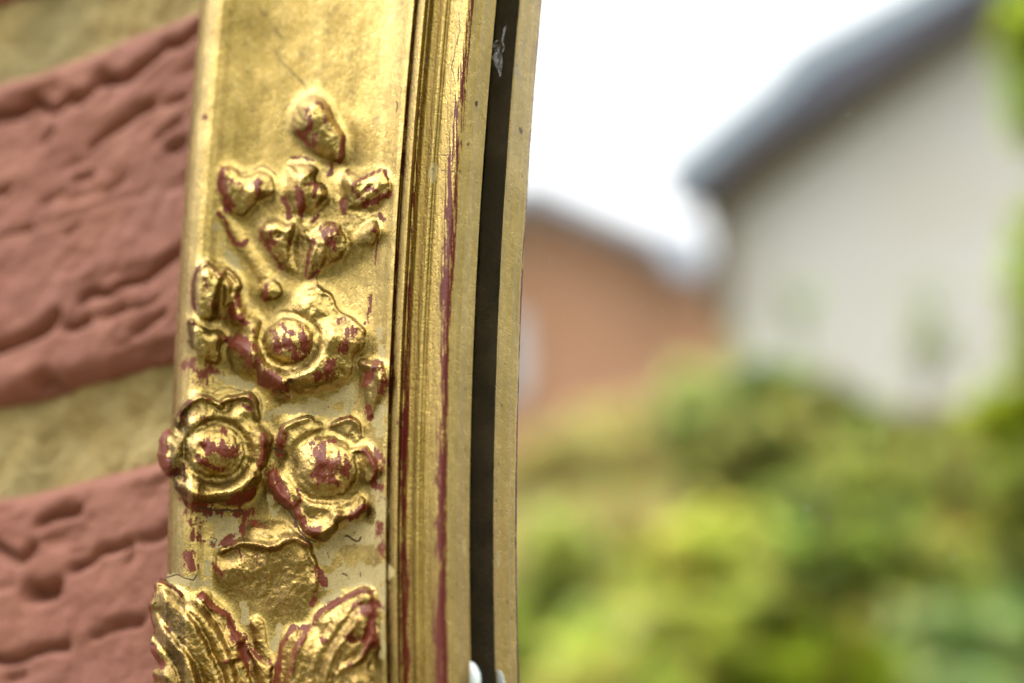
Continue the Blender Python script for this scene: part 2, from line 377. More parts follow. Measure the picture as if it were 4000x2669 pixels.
blob(2,1040,1130,40,60,.7)
lines(2, [([(925,1190),(940,1215)],20,.85), ([(1020,1110),(1050,1180),(1060,1240)],32,.75), ([(900,1260),(870,1460)],10,.8), ([(960,1430),(900,1490)],12,.8), ([(1090,1080),(1110,1160)],18,.5)], BO)
blob(2,1060,1330,150,90,.85,OC); blob(2,700,1360,80,80,.7,OC)
part(7, 'bud')
pill(7, 2, [(1240,1120),(1300,1060),(1400,1030),(1445,1060),(1445,1180),(1400,1250),(1310,1270),(1230,1290),(1200,1220)], 3.0, 80, tilt=0.4)
blob(2,1380,1120,40,36,.8); lines(2, [([(1300,1080),(1260,1230)],16,-.8)])
blob(2,1385,1110,34,30,.85,BO); lines(2, [([(1440,990),(1470,1040)],14,.8), ([(1430,1180),(1400,1400)],7,.7)], BO)
part(8, 'stem')
ribbon(8, 13, [(270,700),(255,760),(330,900),(420,1060),(540,1220),(650,1370),(740,1520),(800,1600)], 95, .9)
lines(13, [([(180,740),(240,800),(270,920),(320,1010),(390,1100),(470,1130),(510,1060)],22,.95)], BO)
lines(13, [([(120,900),(200,1100),(300,1260),(420,1380)],90,.45)], KH)
# two leaves at the left of the top flower
part(9, 'leaf')
pill(9, 3, [(330,400),(345,230),(400,120),(470,80),(560,130),(640,130),(720,200),(785,290),(770,400),(700,480),(650,560),(560,620),(450,640),(380,600),(340,500)], 4.4, 130, tilt=0.3)
lines(3, [([(395,140),(470,110),(540,190),(585,215),(640,150),(705,215),(755,310)],20,1.2), ([(470,140),(545,190)],14,-.6), ([(655,215),(720,290)],16,-.8), ([(585,220),(520,380),(500,580)],22,.7), ([(440,280),(470,540)],26,-1.1), ([(590,330),(570,520)],26,-1.0), ([(640,300),(640,480)],20,.4)])
lines(3, [([(395,130),(345,260),(335,430),(360,520)],12,.85), ([(450,240),(460,330)],12,.6), ([(560,600),(650,590)],12,.5)], BO)
blob(3,640,430,80,160,.3,OC)
part(10, 'leaf')
pill(10, 3, [(285,620),(340,585),(400,640),(500,680),(600,690),(660,760),(610,850),(600,950),(560,1010),(430,970),(350,880),(300,780)], 3.4, 110, tilt=0.3)
lines(3, [([(300,620),(370,640),(430,700)],20,.8), ([(400,740),(520,930)],26,-.9), ([(550,740),(570,900)],24,.6)])
lines(3, [([(295,620),(300,700)],9,.6),([(590,700),(580,860)],10,.4)], BO)
part(11, 'berry')
dome(11, 3, 1030,350,105,2.5)
lines(3, [([(985,300),(970,360),(975,420)],20,.9), ([(1000,440),(1000,500)],8,.6)], BO); lines(3, [([(1000,300),(990,400)],16,.6)])
# top flower
part(20, 'flower', None, 'topmost of the three carved flowers, its domed centre worn to red')
pill(20, 3, [(660,450),(720,370),(800,400),(870,500),(960,560),(1100,470),(1240,390),(1340,310),(1440,290),(1560,370),(1640,520),(1780,600),(1875,720),(1865,860),(1790,950),(1775,1060),(1700,1160),(1600,1230),(1450,1270),(1270,1300),(1190,1350),(1090,1330),(1000,1260),(900,1150),(760,1110),(660,1030),(615,930),(640,830),(700,740),(650,600)], 4.6, 170)
blob(3,1190,790,330,310,-1.7)
lines(3, [([(880,650),(860,760),(890,900),(970,1010),(1070,1080),(1180,1130),(1310,1070),(1430,980),(1500,860),(1560,720)],50,1.3),
 ([(710,430),(720,540),(770,640)],38,1.6), ([(700,780),(780,830),(850,910),(890,1000)],52,1.9), ([(960,1070),(1030,1120),(1110,1160)],45,1.9), ([(1290,1130),(1400,1100),(1520,1030)],60,1.4),
 ([(1460,330),(1560,400),(1620,520),(1750,600),(1840,700)],24,.9), ([(790,640),(690,700),(640,720)],24,-1.6), ([(900,1020),(920,1120)],22,-1.3), ([(1190,1160),(1230,1260)],24,-1.2), ([(1560,980),(1640,1060)],26,-.9), ([(1100,1230),(1230,1240)],30,-.5), ([(1600,1120),(1500,1180),(1350,1200)],20,-.6)])
blob(3,1700,780,130,150,1.3); blob(3,1460,590,60,45,-.8); blob(3,1500,405,30,20,-.7); blob(3,1190,1140,18,14,-1.0); blob(3,1380,500,24,16,-.5); blob(3,1380,350,45,35,.8)
blob(3,1300,450,60,120,.6)
petals(20, 3, 1190, 790, [20, 62, 95, 128, 168, 212, 255, 318], 21)
for k in range(21, 29): part(k, 'petal', 20)
part(20, 'flower', None, 'topmost of the three carved flowers, its domed centre worn to red')
sub(20, 3, 1190,790,330,300); ring(3,1190,800,262,232,30,-1.1)
dome(30, 3, 1190,800,245,6.6, 215, .5); part(30, 'flower_centre', 20)
lines(3, [([(1000,640),(1100,590),(1230,610)],14,.5), ([(1080,860),(1200,840),(1330,880)],18,-.5)]); blob(3,1270,880,30,24,-.7); blob(3,1060,760,40,50,.4); blob(3,1300,760,45,45,.4)
lines(3, [([(735,400),(745,480)],20,.85), ([(690,500),(720,560),(775,620)],36,.95), ([(690,790),(770,800),(820,870),(880,990)],52,1.0), ([(950,1080),(1030,1130),(1120,1180)],44,1.0), ([(1430,1110),(1500,1070),(1545,1000)],44,.85), ([(1725,710),(1700,760),(1660,850)],34,.85),
 ([(1035,700),(1060,740)],30,.8), ([(1080,850),(1150,800),(1240,890)],46,.9), ([(1290,740),(1330,800),(1340,860)],42,.8), ([(1290,915),(1310,925)],22,.8), ([(1120,650),(1230,730)],20,.7), ([(1280,650),(1300,690)],18,.7), ([(1660,600),(1600,640)],16,.5), ([(1180,1290),(900,1150)],12,.5)], BO)
lines(3, [([(680,1070),(820,1120),(960,1200)],60,.9), ([(1080,1270),(1250,1260),(1450,1230),(1640,1170)],80,1.0), ([(1800,720),(1810,900),(1740,1040)],60,.95), ([(1560,540),(1700,620)],26,.7), ([(1040,600),(1190,570)],24,.6)], OC)
# small leaf beside the bead
part(12, 'leaf')
pill(12, 3, [(1785,970),(1850,930),(1960,955),(2020,970),(2050,1080),(2035,1200),(1970,1340),(1910,1460),(1860,1450),(1840,1300),(1830,1180),(1850,1100),(1800,1040)], 3.4, 80, tilt=0.3)
lines(3, [([(1940,1060),(1920,1200),(1890,1400)],16,-1.4), ([(1880,1000),(1990,1000)],18,.5)]); blob(3,1970,1120,24,40,.6)
lines(3, [([(1940,1010),(1900,1090),(1850,1170)],32,.8), ([(2000,1040),(2010,1140),(1980,1220)],34,.75), ([(1870,1370),(1885,1450)],24,.9), ([(1950,960),(2010,980)],12,.7)], BO)
lines(3, [([(1990,1230),(1940,1360)],24,.9)], OC)
# lower left flower, hanging over the outer edge
part(40, 'flower', None, 'lower left carved flower that hangs over the outer edge of the frame')
pill(40, 4, [(145,720),(160,600),(220,515),(285,500),(290,430),(340,330),(420,245),(520,200),(600,215),(680,255),(760,205),(880,190),(960,160),(1020,240),(1045,350),(1050,430),(1130,500),(1190,560),(1190,700),(1130,830),(1090,900),(1060,1000),(980,1130),(880,1190),(760,1205),(620,1175),(500,1195),(380,1155),(320,1060),(280,960),(220,900),(165,820)], 4.7, 110)
blob(4,660,690,370,350,-1.6)
lines(4, [([(310,470),(345,360),(430,270),(520,222),(600,240),(680,285)],26,2.0), ([(690,285),(770,230),(870,210),(950,220),(1010,300),(1030,400)],26,2.0),
 ([(300,980),(400,1040),(500,1080),(600,1095),(700,1080),(800,1060),(900,1010),(980,920)],46,1.9), ([(205,560),(190,720),(250,860)],36,1.3), ([(1060,560),(1078,700),(1045,830)],22,1.3), ([(280,500),(320,540)],20,-1.1),
 ([(280,920),(330,930)],22,-1.1), ([(1040,450),(980,500)],20,-.8), ([(650,1140),(660,1190)],20,-.8), ([(980,560),(970,800)],22,-.6), ([(540,1150),(380,1100)],18,-.5)])
blob(4,480,360,120,75,-1.0,rot=-20); blob(4,830,320,120,80,-1.0); blob(4,360,460,60,60,-.8); blob(4,930,430,80,70,-.8); blob(4,300,720,40,110,1.0); blob(4,1130,600,30,100,.5)
petals(40, 4, 660, 690, [40, 90, 150, 212, 272, 325], 41)
for k in range(41, 47): part(k, 'petal', 40)
sub(40, 4, 660,690,330,330); ring(4,665,700,275,262,30,-1.2)
dome(50, 4, 665,700,255,6.2, 240, .5); part(50, 'flower_centre', 40)
blob(4,680,700,130,110,.6); blob(4,535,680,48,44,-1.5); blob(4,540,790,50,30,.5)
lines(4, [([(205,540),(180,680),(200,800),(260,880),(320,890)],36,.95), ([(590,650),(690,680),(810,710)],52,.95), ([(720,600),(740,640)],20,.7), ([(500,760),(600,820),(700,860)],22,.85), ([(1060,560),(1078,700),(1030,830)],20,.95), ([(790,1145),(880,1120),(945,1060)],36,1.0), ([(885,290),(960,335)],16,.9), ([(340,1120),(450,1170),(620,1170)],14,.6), ([(300,420),(420,250)],8,.6), ([(720,510),(740,530)],18,.8), ([(250,780),(270,850)],12,.7), ([(370,820),(380,960)],14,.6), ([(380,420),(520,400)],50,.45)], BO)
lines(4, [([(400,1180),(650,1200),(900,1200)],36,.8), ([(480,370),(400,450)],60,.5)], OC)
lines(4, [([(460,1200),(700,1240),(980,1230)],34,.75), ([(900,1290),(860,1400),(720,1500)],24,.75)], BO)  # first stroke: shade below the flower, painted in bole red
# lower right flower
part(60, 'flower', None, 'lower right carved flower, ragged petals and a lumpy red-worn centre')
pill(60, 4, [(1200,480),(1300,415),(1430,380),(1550,400),(1640,440),(1740,395),(1850,390),(1930,440),(1960,560),(2010,640),(2110,780),(2100,880),(2035,980),(1960,1040),(1970,1130),(1965,1220),(1890,1290),(1790,1305),(1740,1400),(1640,1490),(1530,1510),(1440,1450),(1370,1350),(1310,1250),(1200,1180),(1130,1080),(1095,980),(1105,880),(1190,800),(1205,720),(1190,600)], 4.2, 120)
blob(4,1620,820,400,380,-1.3)
lines(4, [([(1210,620),(1240,500),(1350,430),(1480,400)],28,1.6), ([(1680,450),(1760,412),(1850,420),(1920,470),(1950,560)],24,1.5), ([(1880,690),(1965,700),(2025,800),(2045,890),(2000,970)],22,1.6), ([(1740,1275),(1850,1260),(1930,1200),(1960,1130)],32,1.8), ([(1370,1260),(1430,1370),(1540,1410),(1660,1370),(1700,1260)],32,1.8), ([(1140,880),(1165,1000),(1240,1100),(1320,1200)],32,1.9), ([(1640,440),(1600,540)],22,-.9), ([(1960,600),(1860,660)],20,-.9), ([(1960,1040),(1880,1020)],20,-.8), ([(1720,1330),(1700,1240)],18,-1.1), ([(1330,1230),(1400,1150)],18,-.8), ([(1200,760),(1260,760)],24,-1.2)])
blob(4,1390,560,90,80,-.8); blob(4,1800,540,110,80,-.9); blob(4,1900,800,70,90,-.7); blob(4,1560,1260,110,60,-.7); blob(4,1830,1150,80,60,-.6); blob(4,1260,960,50,110,-1.0); blob(4,1640,1470,60,30,.7)
petals(60, 4, 1620, 820, [15, 50, 78, 130, 190, 260, 312], 61)
for k in range(61, 68): part(k, 'petal', 60)
sub(60, 4, 1620,830,360,340); ring(4,1620,840,308,296,30,-1.1)
dome(70, 4, 1620,840,290,6.0, 275, .5); part(70, 'flower_centre', 60)
blob(4,1590,780,80,90,.5); blob(4,1740,820,60,80,.7); blob(4,1660,730,30,30,-.9); blob(4,1600,860,40,34,-.7); blob(4,1730,880,40,50,-.7); blob(4,1530,990,50,30,.4); blob(4,1700,970,60,30,.4)
lines(4, [([(1560,690),(1570,770),(1560,900)],56,.9), ([(1650,880),(1720,780),(1770,790),(1790,870)],42,.9), ([(1590,930),(1720,970)],30,.85), ([(1150,890),(1190,1020),(1300,1180)],46,1.0), ([(1370,1240),(1420,1360),(1540,1400)],36,.9), ([(1830,1275),(1950,1190)],24,1.0), ([(1950,690),(2020,780),(2050,900),(2030,1000)],18,.9), ([(1230,520),(1210,620),(1230,710)],36,.7), ([(1740,410),(1840,400)],10,.9), ([(1440,640),(1700,610)],14,.55), ([(2060,800),(2100,860)],22,.6), ([(1380,1050),(1400,1130)],20,.5)], BO)
lines(4, [([(1480,1440),(1620,1480),(1740,1400)],40,1.0), ([(1250,600),(1290,520)],30,.9), ([(1640,1030),(1720,1050)],50,.7), ([(1200,1190),(1290,1260)],30,.8)], OC)
# cup-shaped calyx
part(13, 'calyx')
pill(13, 5, [(850,270),(930,195),(1050,175),(1200,170),(1350,220),(1440,330),(1510,450),(1540,600),(1590,690),(1560,810),(1480,910),(1400,1010),(1280,1050),(1150,1070),(1000,1000),(930,930),(850,900),(750,830),(670,780),(625,700),(605,600),(640,480),(680,400),(780,370)], 3.2, 190, tilt=0.8)
lines(5, [([(680,440),(780,395),(880,375),(950,385),(1050,400),(1150,395),(1220,350),(1320,340),(1420,385)],26,1.7), ([(980,440),(960,720)],12,-.4), ([(1080,430),(1060,800)],22,.35), ([(1200,440),(1230,760)],12,-.4), ([(1430,420),(1490,600),(1480,760)],26,.6), ([(660,500),(640,680)],20,.6)])
blob(5,1080,620,330,270,-1.0); blob(5,740,490,80,75,-.8); blob(5,1370,520,50,70,.5); blob(5,1000,290,110,70,.5); blob(5,1230,300,70,50,-.4)
blob(5,1080,560,400,230,1.0,OC); blob(5,1440,540,70,150,.9,OC); blob(5,1100,880,250,120,.5,OC)
lines(5, [([(870,220),(850,330),(690,385)],14,.85), ([(1500,600),(1560,720)],34,.65), ([(840,440),(850,540)],9,.8), ([(985,440),(985,560)],10,.6), ([(1060,640),(1060,690)],12,.7), ([(620,560),(690,640)],26,.6), ([(1490,790),(1460,900)],16,.6), ([(900,200),(1080,230)],20,.5)], BO)
# small middle leaf between the acanthus leaves
part(14, 'stem')
ribbon(14, 5, [(990,1060),(1010,1150),(1040,1270),(1090,1390)], 66, 1.5)
pill(14, 5, [(890,1270),(950,1250),(1020,1330),(1100,1370),(1150,1360),(1140,1568),(1110,1950),(1010,1950),(970,1568),(930,1400)], 2.6, 60)
lines(5, [([(930,1240),(1000,1330),(1100,1385)],18,.8), ([(830,1150),(900,1190)],22,.7)], BO); lines(5, [([(1000,1400),(1060,1600)],30,.7)], OC)
# left acanthus leaf, over the outer edge
part(15, 'acanthus_leaf', None, 'left acanthus leaf curling out over the outer edge')
pill(15, 5, [(95,800),(120,720),(170,685),(240,705),(320,770),(400,830),(480,830),(550,795),(630,880),(730,960),(790,1080),(850,1160),(905,1190),(900,1280),(950,1400),(980,1568),(1000,1800),(960,2050),(760,2220),(420,2200),(150,2020),(70,1800),(110,1600),(100,1480),(150,1420),(95,1330),(75,1240),(105,1130),(75,1000),(68,900)], 5.2, 120)
lines(5, [([(100,900),(125,750),(185,715),(280,755),(340,815)],20,1.2), ([(510,830),(600,930),(720,985),(785,1090),(840,1200)],24,1.3), ([(190,1120),(280,1220),(370,1330),(430,1480),(470,1700)],42,1.5),
 ([(160,800),(330,930),(470,1130),(580,1360),(660,1600),(700,1900)],52,.9), ([(440,900),(560,1050),(680,1260),(780,1568)],34,.8), ([(150,960),(260,1140),(420,1330),(520,1568),(560,1900)],24,-1.5), ([(420,980),(540,1160),(640,1380),(720,1600)],20,-1.3), ([(540,900),(680,1120),(770,1320)],18,-1.0), ([(110,1170),(240,1330),(330,1500),(380,1800)],24,-1.8), ([(140,1320),(220,1480),(260,1700)],36,1.0), ([(720,1380),(820,1350)],20,.8), ([(800,1400),(900,1620)],20,-.8)])
blob(5,220,1090,36,40,-1.0); blob(5,100,1250,24,22,-1.4); blob(5,180,1500,70,50,.8); blob(5,380,840,60,50,-.8)
lines(5, [([(70,950),(110,760),(170,705),(290,760),(350,820)],11,.85), ([(510,820),(620,930),(740,990),(790,1130),(850,1240)],20,1.0), ([(800,1170),(850,1240),(890,1330)],38,.85), ([(75,900),(85,1040),(120,1140)],13,.9), ([(90,1260),(120,1340),(190,1430)],20,.95), ([(210,1060),(240,1110)],20,.75), ([(850,1280),(940,1500)],12,.8), ([(120,1520),(160,1568)],20,.6)], BO)
lines(5, [([(400,860),(560,1000),(740,1300),(860,1568)],110,.6), ([(250,760),(420,850)],26,.9), ([(560,850),(740,970),(800,1080)],30,.9), ([(350,1100),(520,1500)],60,.5)], OC)
# right acanthus leaf
part(16, 'acanthus_leaf', None, 'right acanthus leaf lying against the inner bead')
pill(16, 5, [(1995,790),(1920,745),(1830,765),(1700,835),(1580,905),(1500,985),(1440,1085),(1380,1105),(1310,1085),(1245,1120),(1195,1230),(1165,1380),(1145,1568),(1110,1800),(1160,2050),(1350,2210),(1650,2190),(1880,2000),(1980,1700),(2000,1400),(2030,1200),(2030,1000),(2010,880)], 5.0, 110)
lines(5, [([(1910,770),(1780,812),(1620,900),(1500,1000),(1430,1110),(1370,1210),(1300,1360),(1250,1568),(1230,1800)],26,1.3), ([(1250,1145),(1195,1300),(1165,1568),(1140,1850)],22,.9), ([(1870,910),(1700,1110),(1560,1340),(1480,1568),(1440,1850)],24,-1.4), ([(1840,1040),(1750,1180),(1640,1330),(1560,1568)],24,1.1), ([(1950,1220),(1850,1370),(1700,1460),(1640,1650)],22,1.4), ([(1960,1000),(1880,1250),(1730,1430),(1640,1600)],20,-1.3), ([(1620,1060),(1460,1290),(1380,1568)],20,-1.1), ([(1350,1150),(1270,1350),(1220,1600)],16,-1.2), ([(1920,800),(1960,1000),(1960,1200)],30,.6), ([(1990,1250),(1900,1480),(1850,1800)],26,-.8)])
blob(5,1910,900,40,26,-.9); blob(5,1800,1190,70,30,-.7); blob(5,1860,1560,80,60,.8)
lines(5, [([(1960,790),(1800,815),(1620,905),(1500,1000),(1430,1105),(1320,1095),(1235,1180),(1185,1340),(1150,1568)],19,1.0), ([(1850,910),(1900,940),(1965,960)],44,.85), ([(1960,900),(1960,1050),(1950,1230)],44,.8), ([(1400,1130),(1310,1330),(1270,1500)],26,.75), ([(1750,1180),(1860,1170),(1960,1210)],26,.8), ([(1940,1230),(1880,1350),(1760,1420)],14,.6), ([(1540,1180),(1560,1210)],20,.7), ([(2010,890),(2050,930)],18,.8)], BO)
lines(5, [([(1600,950),(1750,870)],30,.5), ([(1500,1150),(1420,1400),(1380,1600)],70,.75), ([(1980,1000),(2000,1300),(1980,1568)],40,1.0), ([(1700,1250),(1600,1500)],80,.6)], OC)

# ------------------------------------------------------------------ bare greenish paint between the ornaments, stains and cracks
lines(3, [([(600,1120),(720,1150),(840,1190)],55,.85), ([(1380,1350),(1600,1290),(1740,1200)],60,.85), ([(1970,700),(1990,880)],48,.8), ([(2000,1400),(1960,1500)],60,.8), ([(1720,380),(1800,480)],40,.35)], KH)
lines(4, [([(1090,400),(1200,350),(1400,330),(1700,370)],55,.8), ([(1850,180),(1800,340)],55,.85), ([(2080,320),(2110,560)],55,.8), ([(1130,1100),(1150,1250)],55,.85), ([(620,1230),(800,1340),(820,1450)],80,.95), ([(2060,980),(2100,1200),(2090,1500)],70,.85), ([(1800,1460),(2060,1450)],80,.9), ([(1090,560),(1110,800)],30,.3), ([(400,520),(380,600)],40,.4)], KH)
lines(5, [([(1580,480),(1700,320),(2000,280)],110,.85), ([(1620,700),(1850,640),(2060,640)],110,1.0), ([(1700,790),(1560,870)],36,.8), ([(2060,760),(2070,960)],44,.9), ([(250,670),(420,700),(560,720)],44,.95), ([(560,560),(560,720)],46,.8), ([(620,100),(720,260),(640,380)],80,.95), ([(870,900),(900,1040)],40,.9), ([(1180,1080),(1130,1290)],36,.9), ([(2050,1050),(2060,1350)],36,.8), ([(1100,100),(1150,60)],60,.8)], KH)
lines(3, [([(330,1010),(420,1080),(480,1040)],70,.55), ([(1890,400),(1880,560),(1850,630)],14,.7), ([(1940,60),(1935,180)],12,.5)], BO)
lines(4, [([(480,50),(580,90)],60,.5), ([(2050,700),(2120,800)],40,.5), ([(420,1280),(480,1350)],60,.5), ([(2100,1000),(2090,1100)],40,.5)], BO)
lines(5, [([(400,480),(440,560)],44,.75), ([(430,180),(470,320)],40,.62), ([(540,380),(600,390)],30,.6), ([(360,570),(440,590)],30,.5), ([(2030,220),(2060,500)],30,.5)], BO)
blob(2,98,250,30,34,.95,BO); blob(1,345,190,9,14,.9,BO); blob(4,2240,460,14,24,.8,BO)
lines(5, [([(160,690),(300,650),(440,690),(480,650)],7,.9), ([(1750,310),(1840,355),(1875,320)],8,1.0), ([(1725,640),(1755,648)],9,1.0), ([(1862,630),(1865,665)],6,1.0), ([(1585,460),(1600,500)],6,.8), ([(600,330),(650,350),(640,380)],6,.7), ([(310,560),(320,650)],6,.7)], DI)
lines(13, [([(600,190),(700,160),(790,190),(870,260)],9,1.0), ([(400,200),(470,240),(530,220)],9,.9), ([(980,230),(1030,190)],7,.7), ([(600,900),(700,830),(840,780)],8,.7), ([(1000,90),(1100,50)],7,.7)], DI)
lines(1, [([(600,40),(640,95),(655,60)],4,.7), ([(705,170),(730,215)],6,.8), ([(700,300),(760,380),(820,440),(870,500),(880,530)],5,.75), ([(755,640),(765,605),(810,598)],4,.7), ([(560,540),(600,330),(590,220)],3,.4), ([(500,860),(460,800),(620,640)],3,.35), ([(880,190),(900,300)],3,.4), ([(650,380),(620,520)],10,.35), ([(1080,30),(1000,130),(900,160)],3,.4)], DI)
lines(3, [([(440,30),(520,70),(640,110)],5,.6), ([(500,1250),(640,1200),(850,1250)],6,.7), ([(1380,100),(1420,220),(1450,320)],7,.7), ([(1650,340),(1750,460)],4,.5), ([(1180,1290),(1400,1330),(1650,1230)],12,.4), ([(600,1040),(620,1100)],5,.8)], DI)
lines(4, [([(280,400),(420,220),(560,195)],6,.6), ([(470,1200),(620,1210),(900,1230)],12,.8), ([(930,560),(1100,500),(1300,440)],6,.6), ([(1180,680),(1240,700)],16,1.0), ([(1780,1440),(1900,1480),(1920,1450)],6,.9), ([(1200,1160),(1320,1260),(1400,1420),(1520,1500)],12,.7)], DI)  # second stroke paints the shaded strip below the lower left flower
for a, b_, r_ in [(2115,610,7),(2000,585,6),(1680,580,8),(1690,605,6),(465,1095,12),(1305,95,14),(1220,545,12),(1535,860,12),(1555,760,10)]: blob(4,a,b_,r_,r_,1.0,DI)
for a, b_, r_ in [(1385,790,10),(1190,1140,16),(1050,500,8),(1530,1360,7),(480,1240,5)]: blob(3,a,b_,r_,r_,1.0,DI)
blob(5,95,1243,16,12,1.0,DI); blob(5,1945,795,14,10,1.0,DI)


# ------------------------------------------------------------------ profile of the frame and the relief on it
_prof = np.array([(-.2,-3.5),(0,-2.6),(.006,-.6),(.015,.8),(.03,2.0),(.055,3.1),(.075,3.2),(.095,2.6),(.12,1.2),(.15,-.1),(.19,-.9),(.24,-1.5),(.30,-1.9),(.37,-2.3),(.43,-2.2),(.50,-2.6),(.56,-2.6),(.62,-2.2),(.66,-1.4),(.69,-.1),(.708,.9),(.722,1.3),
    (.7245,1.0),(.729,-.1),(.734,.9),(.741,1.8),(.750,2.5),(.758,2.9),(.764,2.3),(.769,1.4),(.775,.8),(.782,1.0),(.792,1.3),(.80,.9),(.810,.6),(.818,1.2),(.826,2.1),(.832,1.9),(.838,.8),(.843,.5),(.850,.9),(.866,1.6),(.884,2.4),(.899,2.9),(.907,2.95),(.914,2.6),(.922,2.2),
    (.932,1.2),(.942,.1),(.955,-.9),(.975,-3.1),(1.0,-5.6)])
_m = (_prof[:,0] > .7225) & (_prof[:,0] < .916); _prof[_m,1] = 1.25+(_prof[_m,1]-1.25)*np.where((_prof[_m,0] > .765) & (_prof[_m,0] < .858), .38, .95)
_prof[_prof[:,0] == .922, 1] = 1.9
_sf = np.linspace(-.2, 1.0, 6001); _hf = np.interp(_sf, _prof[:,0], _prof[:,1])
_k = np.exp(-(np.arange(-20, 21)/9.)**2); _k /= _k.sum(); _hs = np.convolve(np.pad(_hf, 20, mode='edge'), _k, 'valid')
H_BOT = -5.6
def hbase(s): return np.interp(s, _sf, _hs)

def blur(A, n):
    for _ in range(n):
        A = (np.roll(A,1,0)+np.roll(A,-1,0)+2*A)/4; A = (np.roll(A,1,1)+np.roll(A,-1,1)+2*A)/4
    return A
dense = (YY > -140) & (YY < 3040)
Hh[~dense] = 0
Hh = blur(Hh, 5)*.72
fil = blur(Hh, 110)*.78
k_ = .5; q_ = np.clip(.5+.5*(Hh-fil)/k_, 0, 1)
Ht = np.where(SS < .01, Hh, fil*(1-q_)+Hh*q_)
und = (fbm(XX/110, YY/160, 11, 2)-.5)*.45 + (fbm(XX/14, YY/14, 21, 3)-.5)*(.035+np.clip(Hh, 0, 1)*.14)
mould = SS > .722
_rg = 1-np.abs(fbm(XX/20, YY/26, 301, 3)-.5)*2; und = und+np.clip(Hh/1.5, 0, 1)*((fbm(XX/30, YY/34, 311, 3)-.5)*.35+(_rg-.8)*.12)
und = np.where(mould, (fbm(XX/8, YY/150, 31, 3)-.5)*.10+(fbm(XX/6, YY/9, 41, 2)-.5)*.06, und)
Hx = Hh
Horn = hbase(np.maximum(SS, .045))+Ht+und
Hcov = hbase(SS)+Ht*(SS > .0)+und*np.clip((SS+.0)/.02, .1, 1)
BO = np.clip(BO, 0, 1.2)
_sx = fbm(XX/9, YY/34, 201, 4)-.5; _bl = fbm(XX/42, YY/42, 211, 3)-.5
BO = np.where(~mould, np.clip(BO*1.0, 0, 1)**.75+(_sx*.95+_bl*.7)*np.clip(BO*3, 0, 1), BO)
KH = KH+(_bl*.9)*np.clip(KH*3, 0, 1)

# worn to red bole where edges stand proud, darker where they sink and at the foot
lap = Hh-blur(Hh, 30); low = fbm(XX/70, YY/70, 61, 3)
BO = np.maximum(BO, np.clip((lap-.14)*2.4, 0, .5)*(Hh > .4)+_sx*1.0*(lap > .14)*(Hh > .5)-.05)
KH = KH*(Hh < .7)
OC = OC*np.clip((Hh-.3)/.6, 0, 1)
DI = np.maximum(DI, .36*np.exp(-((SS-.118)/.026)**2)*(.4+.9*fbm(XX/40, YY/90, 231, 3))*sst(2300, 900, YY)*(Hh < .3))
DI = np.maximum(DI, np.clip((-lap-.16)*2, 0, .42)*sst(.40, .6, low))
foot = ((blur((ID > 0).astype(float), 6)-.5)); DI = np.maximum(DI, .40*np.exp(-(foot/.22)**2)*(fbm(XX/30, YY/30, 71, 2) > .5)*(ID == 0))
OC = np.maximum(OC, .2*sst(500, 1000, YY)*(Hh > .3)+.62*sst(1500, 2350, YY)*(Hh > .3))  # brown glaze on the lower carving, deepened to carry part of its shade
# moulding: long red rubs
st = fbm(XX/4.5, YY/170, 81, 4); st2 = fbm(XX/3, YY/40, 91, 3)
py_ = YY
c1 = np.interp(py_, [0, 680, 1360, 1900, 2669], [.764, .776, .780, .783, .790]); w1 = np.interp(py_, [0, 700, 1500, 2669], [.004, .008, .012, .018]); a1 = np.interp(py_, [0, 350, 700, 1400, 2669], [.42, .52, .68, .85, 1.05])
c2 = np.interp(py_, [0, 300, 680, 1360, 1900, 2669], [.926, .910, .899, .908, .909, .911]); w2 = np.interp(py_, [0, 500, 1000, 2000, 2669], [.015, .024, .027, .023, .034]); a2 = np.interp(py_, [0, 400, 700, 1400, 2669], [.70, .80, .95, .88, 1.1])
jit = (fbm(YY/90, YY*0+3.1, 97, 3)-.5)*.012
b1 = a1*np.exp(-((SS-c1-jit*.5)/w1)**2); b2 = a2*np.exp(-((SS-c2-jit)/w2)**4)
c3 = .7275; b3 = .62*np.exp(-((SS-c3)/.004)**2)
b4 = .45*np.exp(-((SS-.762)/.006)**2)*sst(1700, 2700, py_); b5 = .5*np.exp(-((SS-.905)/.02)**2)*sst(1900, 2700, py_)
st3 = fbm(XX/2.6, YY/60, 181, 3); mb = np.maximum.reduce([b1*.95, b2*.92*(SS < .924), b3, b4, b5]); mb = mb-.09+((st-.5)*1.25+(st3-.5)*1.2)*np.clip(mb*4, 0, 1)
BO = np.where(mould, np.maximum(BO, mb), BO)
OC = np.where(mould, np.maximum.reduce([.75*np.exp(-((SS-.805)/.008)**2), .7*np.exp(-((SS-.728)/.006)**2), sst(.94, .955, SS)*sst(1200, 2400, py_)*.7, sst(2000, 2700, py_)*.35]), OC)
line(7, [(425,400),(420,480)], 14, .6, DI); blob(7, 800,800,14,36,.7,DI); blob(7,385,990,12,14,.9,DI); blob(7,745,1110,12,26,.6,DI)
line(7, [(670,100),(675,240),(640,420),(620,520),(650,650)], 4, .75, DI); line(7, [(530,1310),(640,1315)], 4, .9, DI); line(7, [(540,1190),(570,1190),(640,1190)], 9, .6, DI)
line(7, [(360,600),(345,800),(335,1000)], 6, .5, DI); line(7, [(190,780),(195,860)], 7, .8, DI); line(7, [(345,1040),(420,1050)], 5, .6, DI)
blob(7, 475,1330,38,90,1.0,KH); blob(6, 740,480,16,90,.8,KH); blob(6,180,350,12,24,.8,BO)
NG = mould.astype(float)

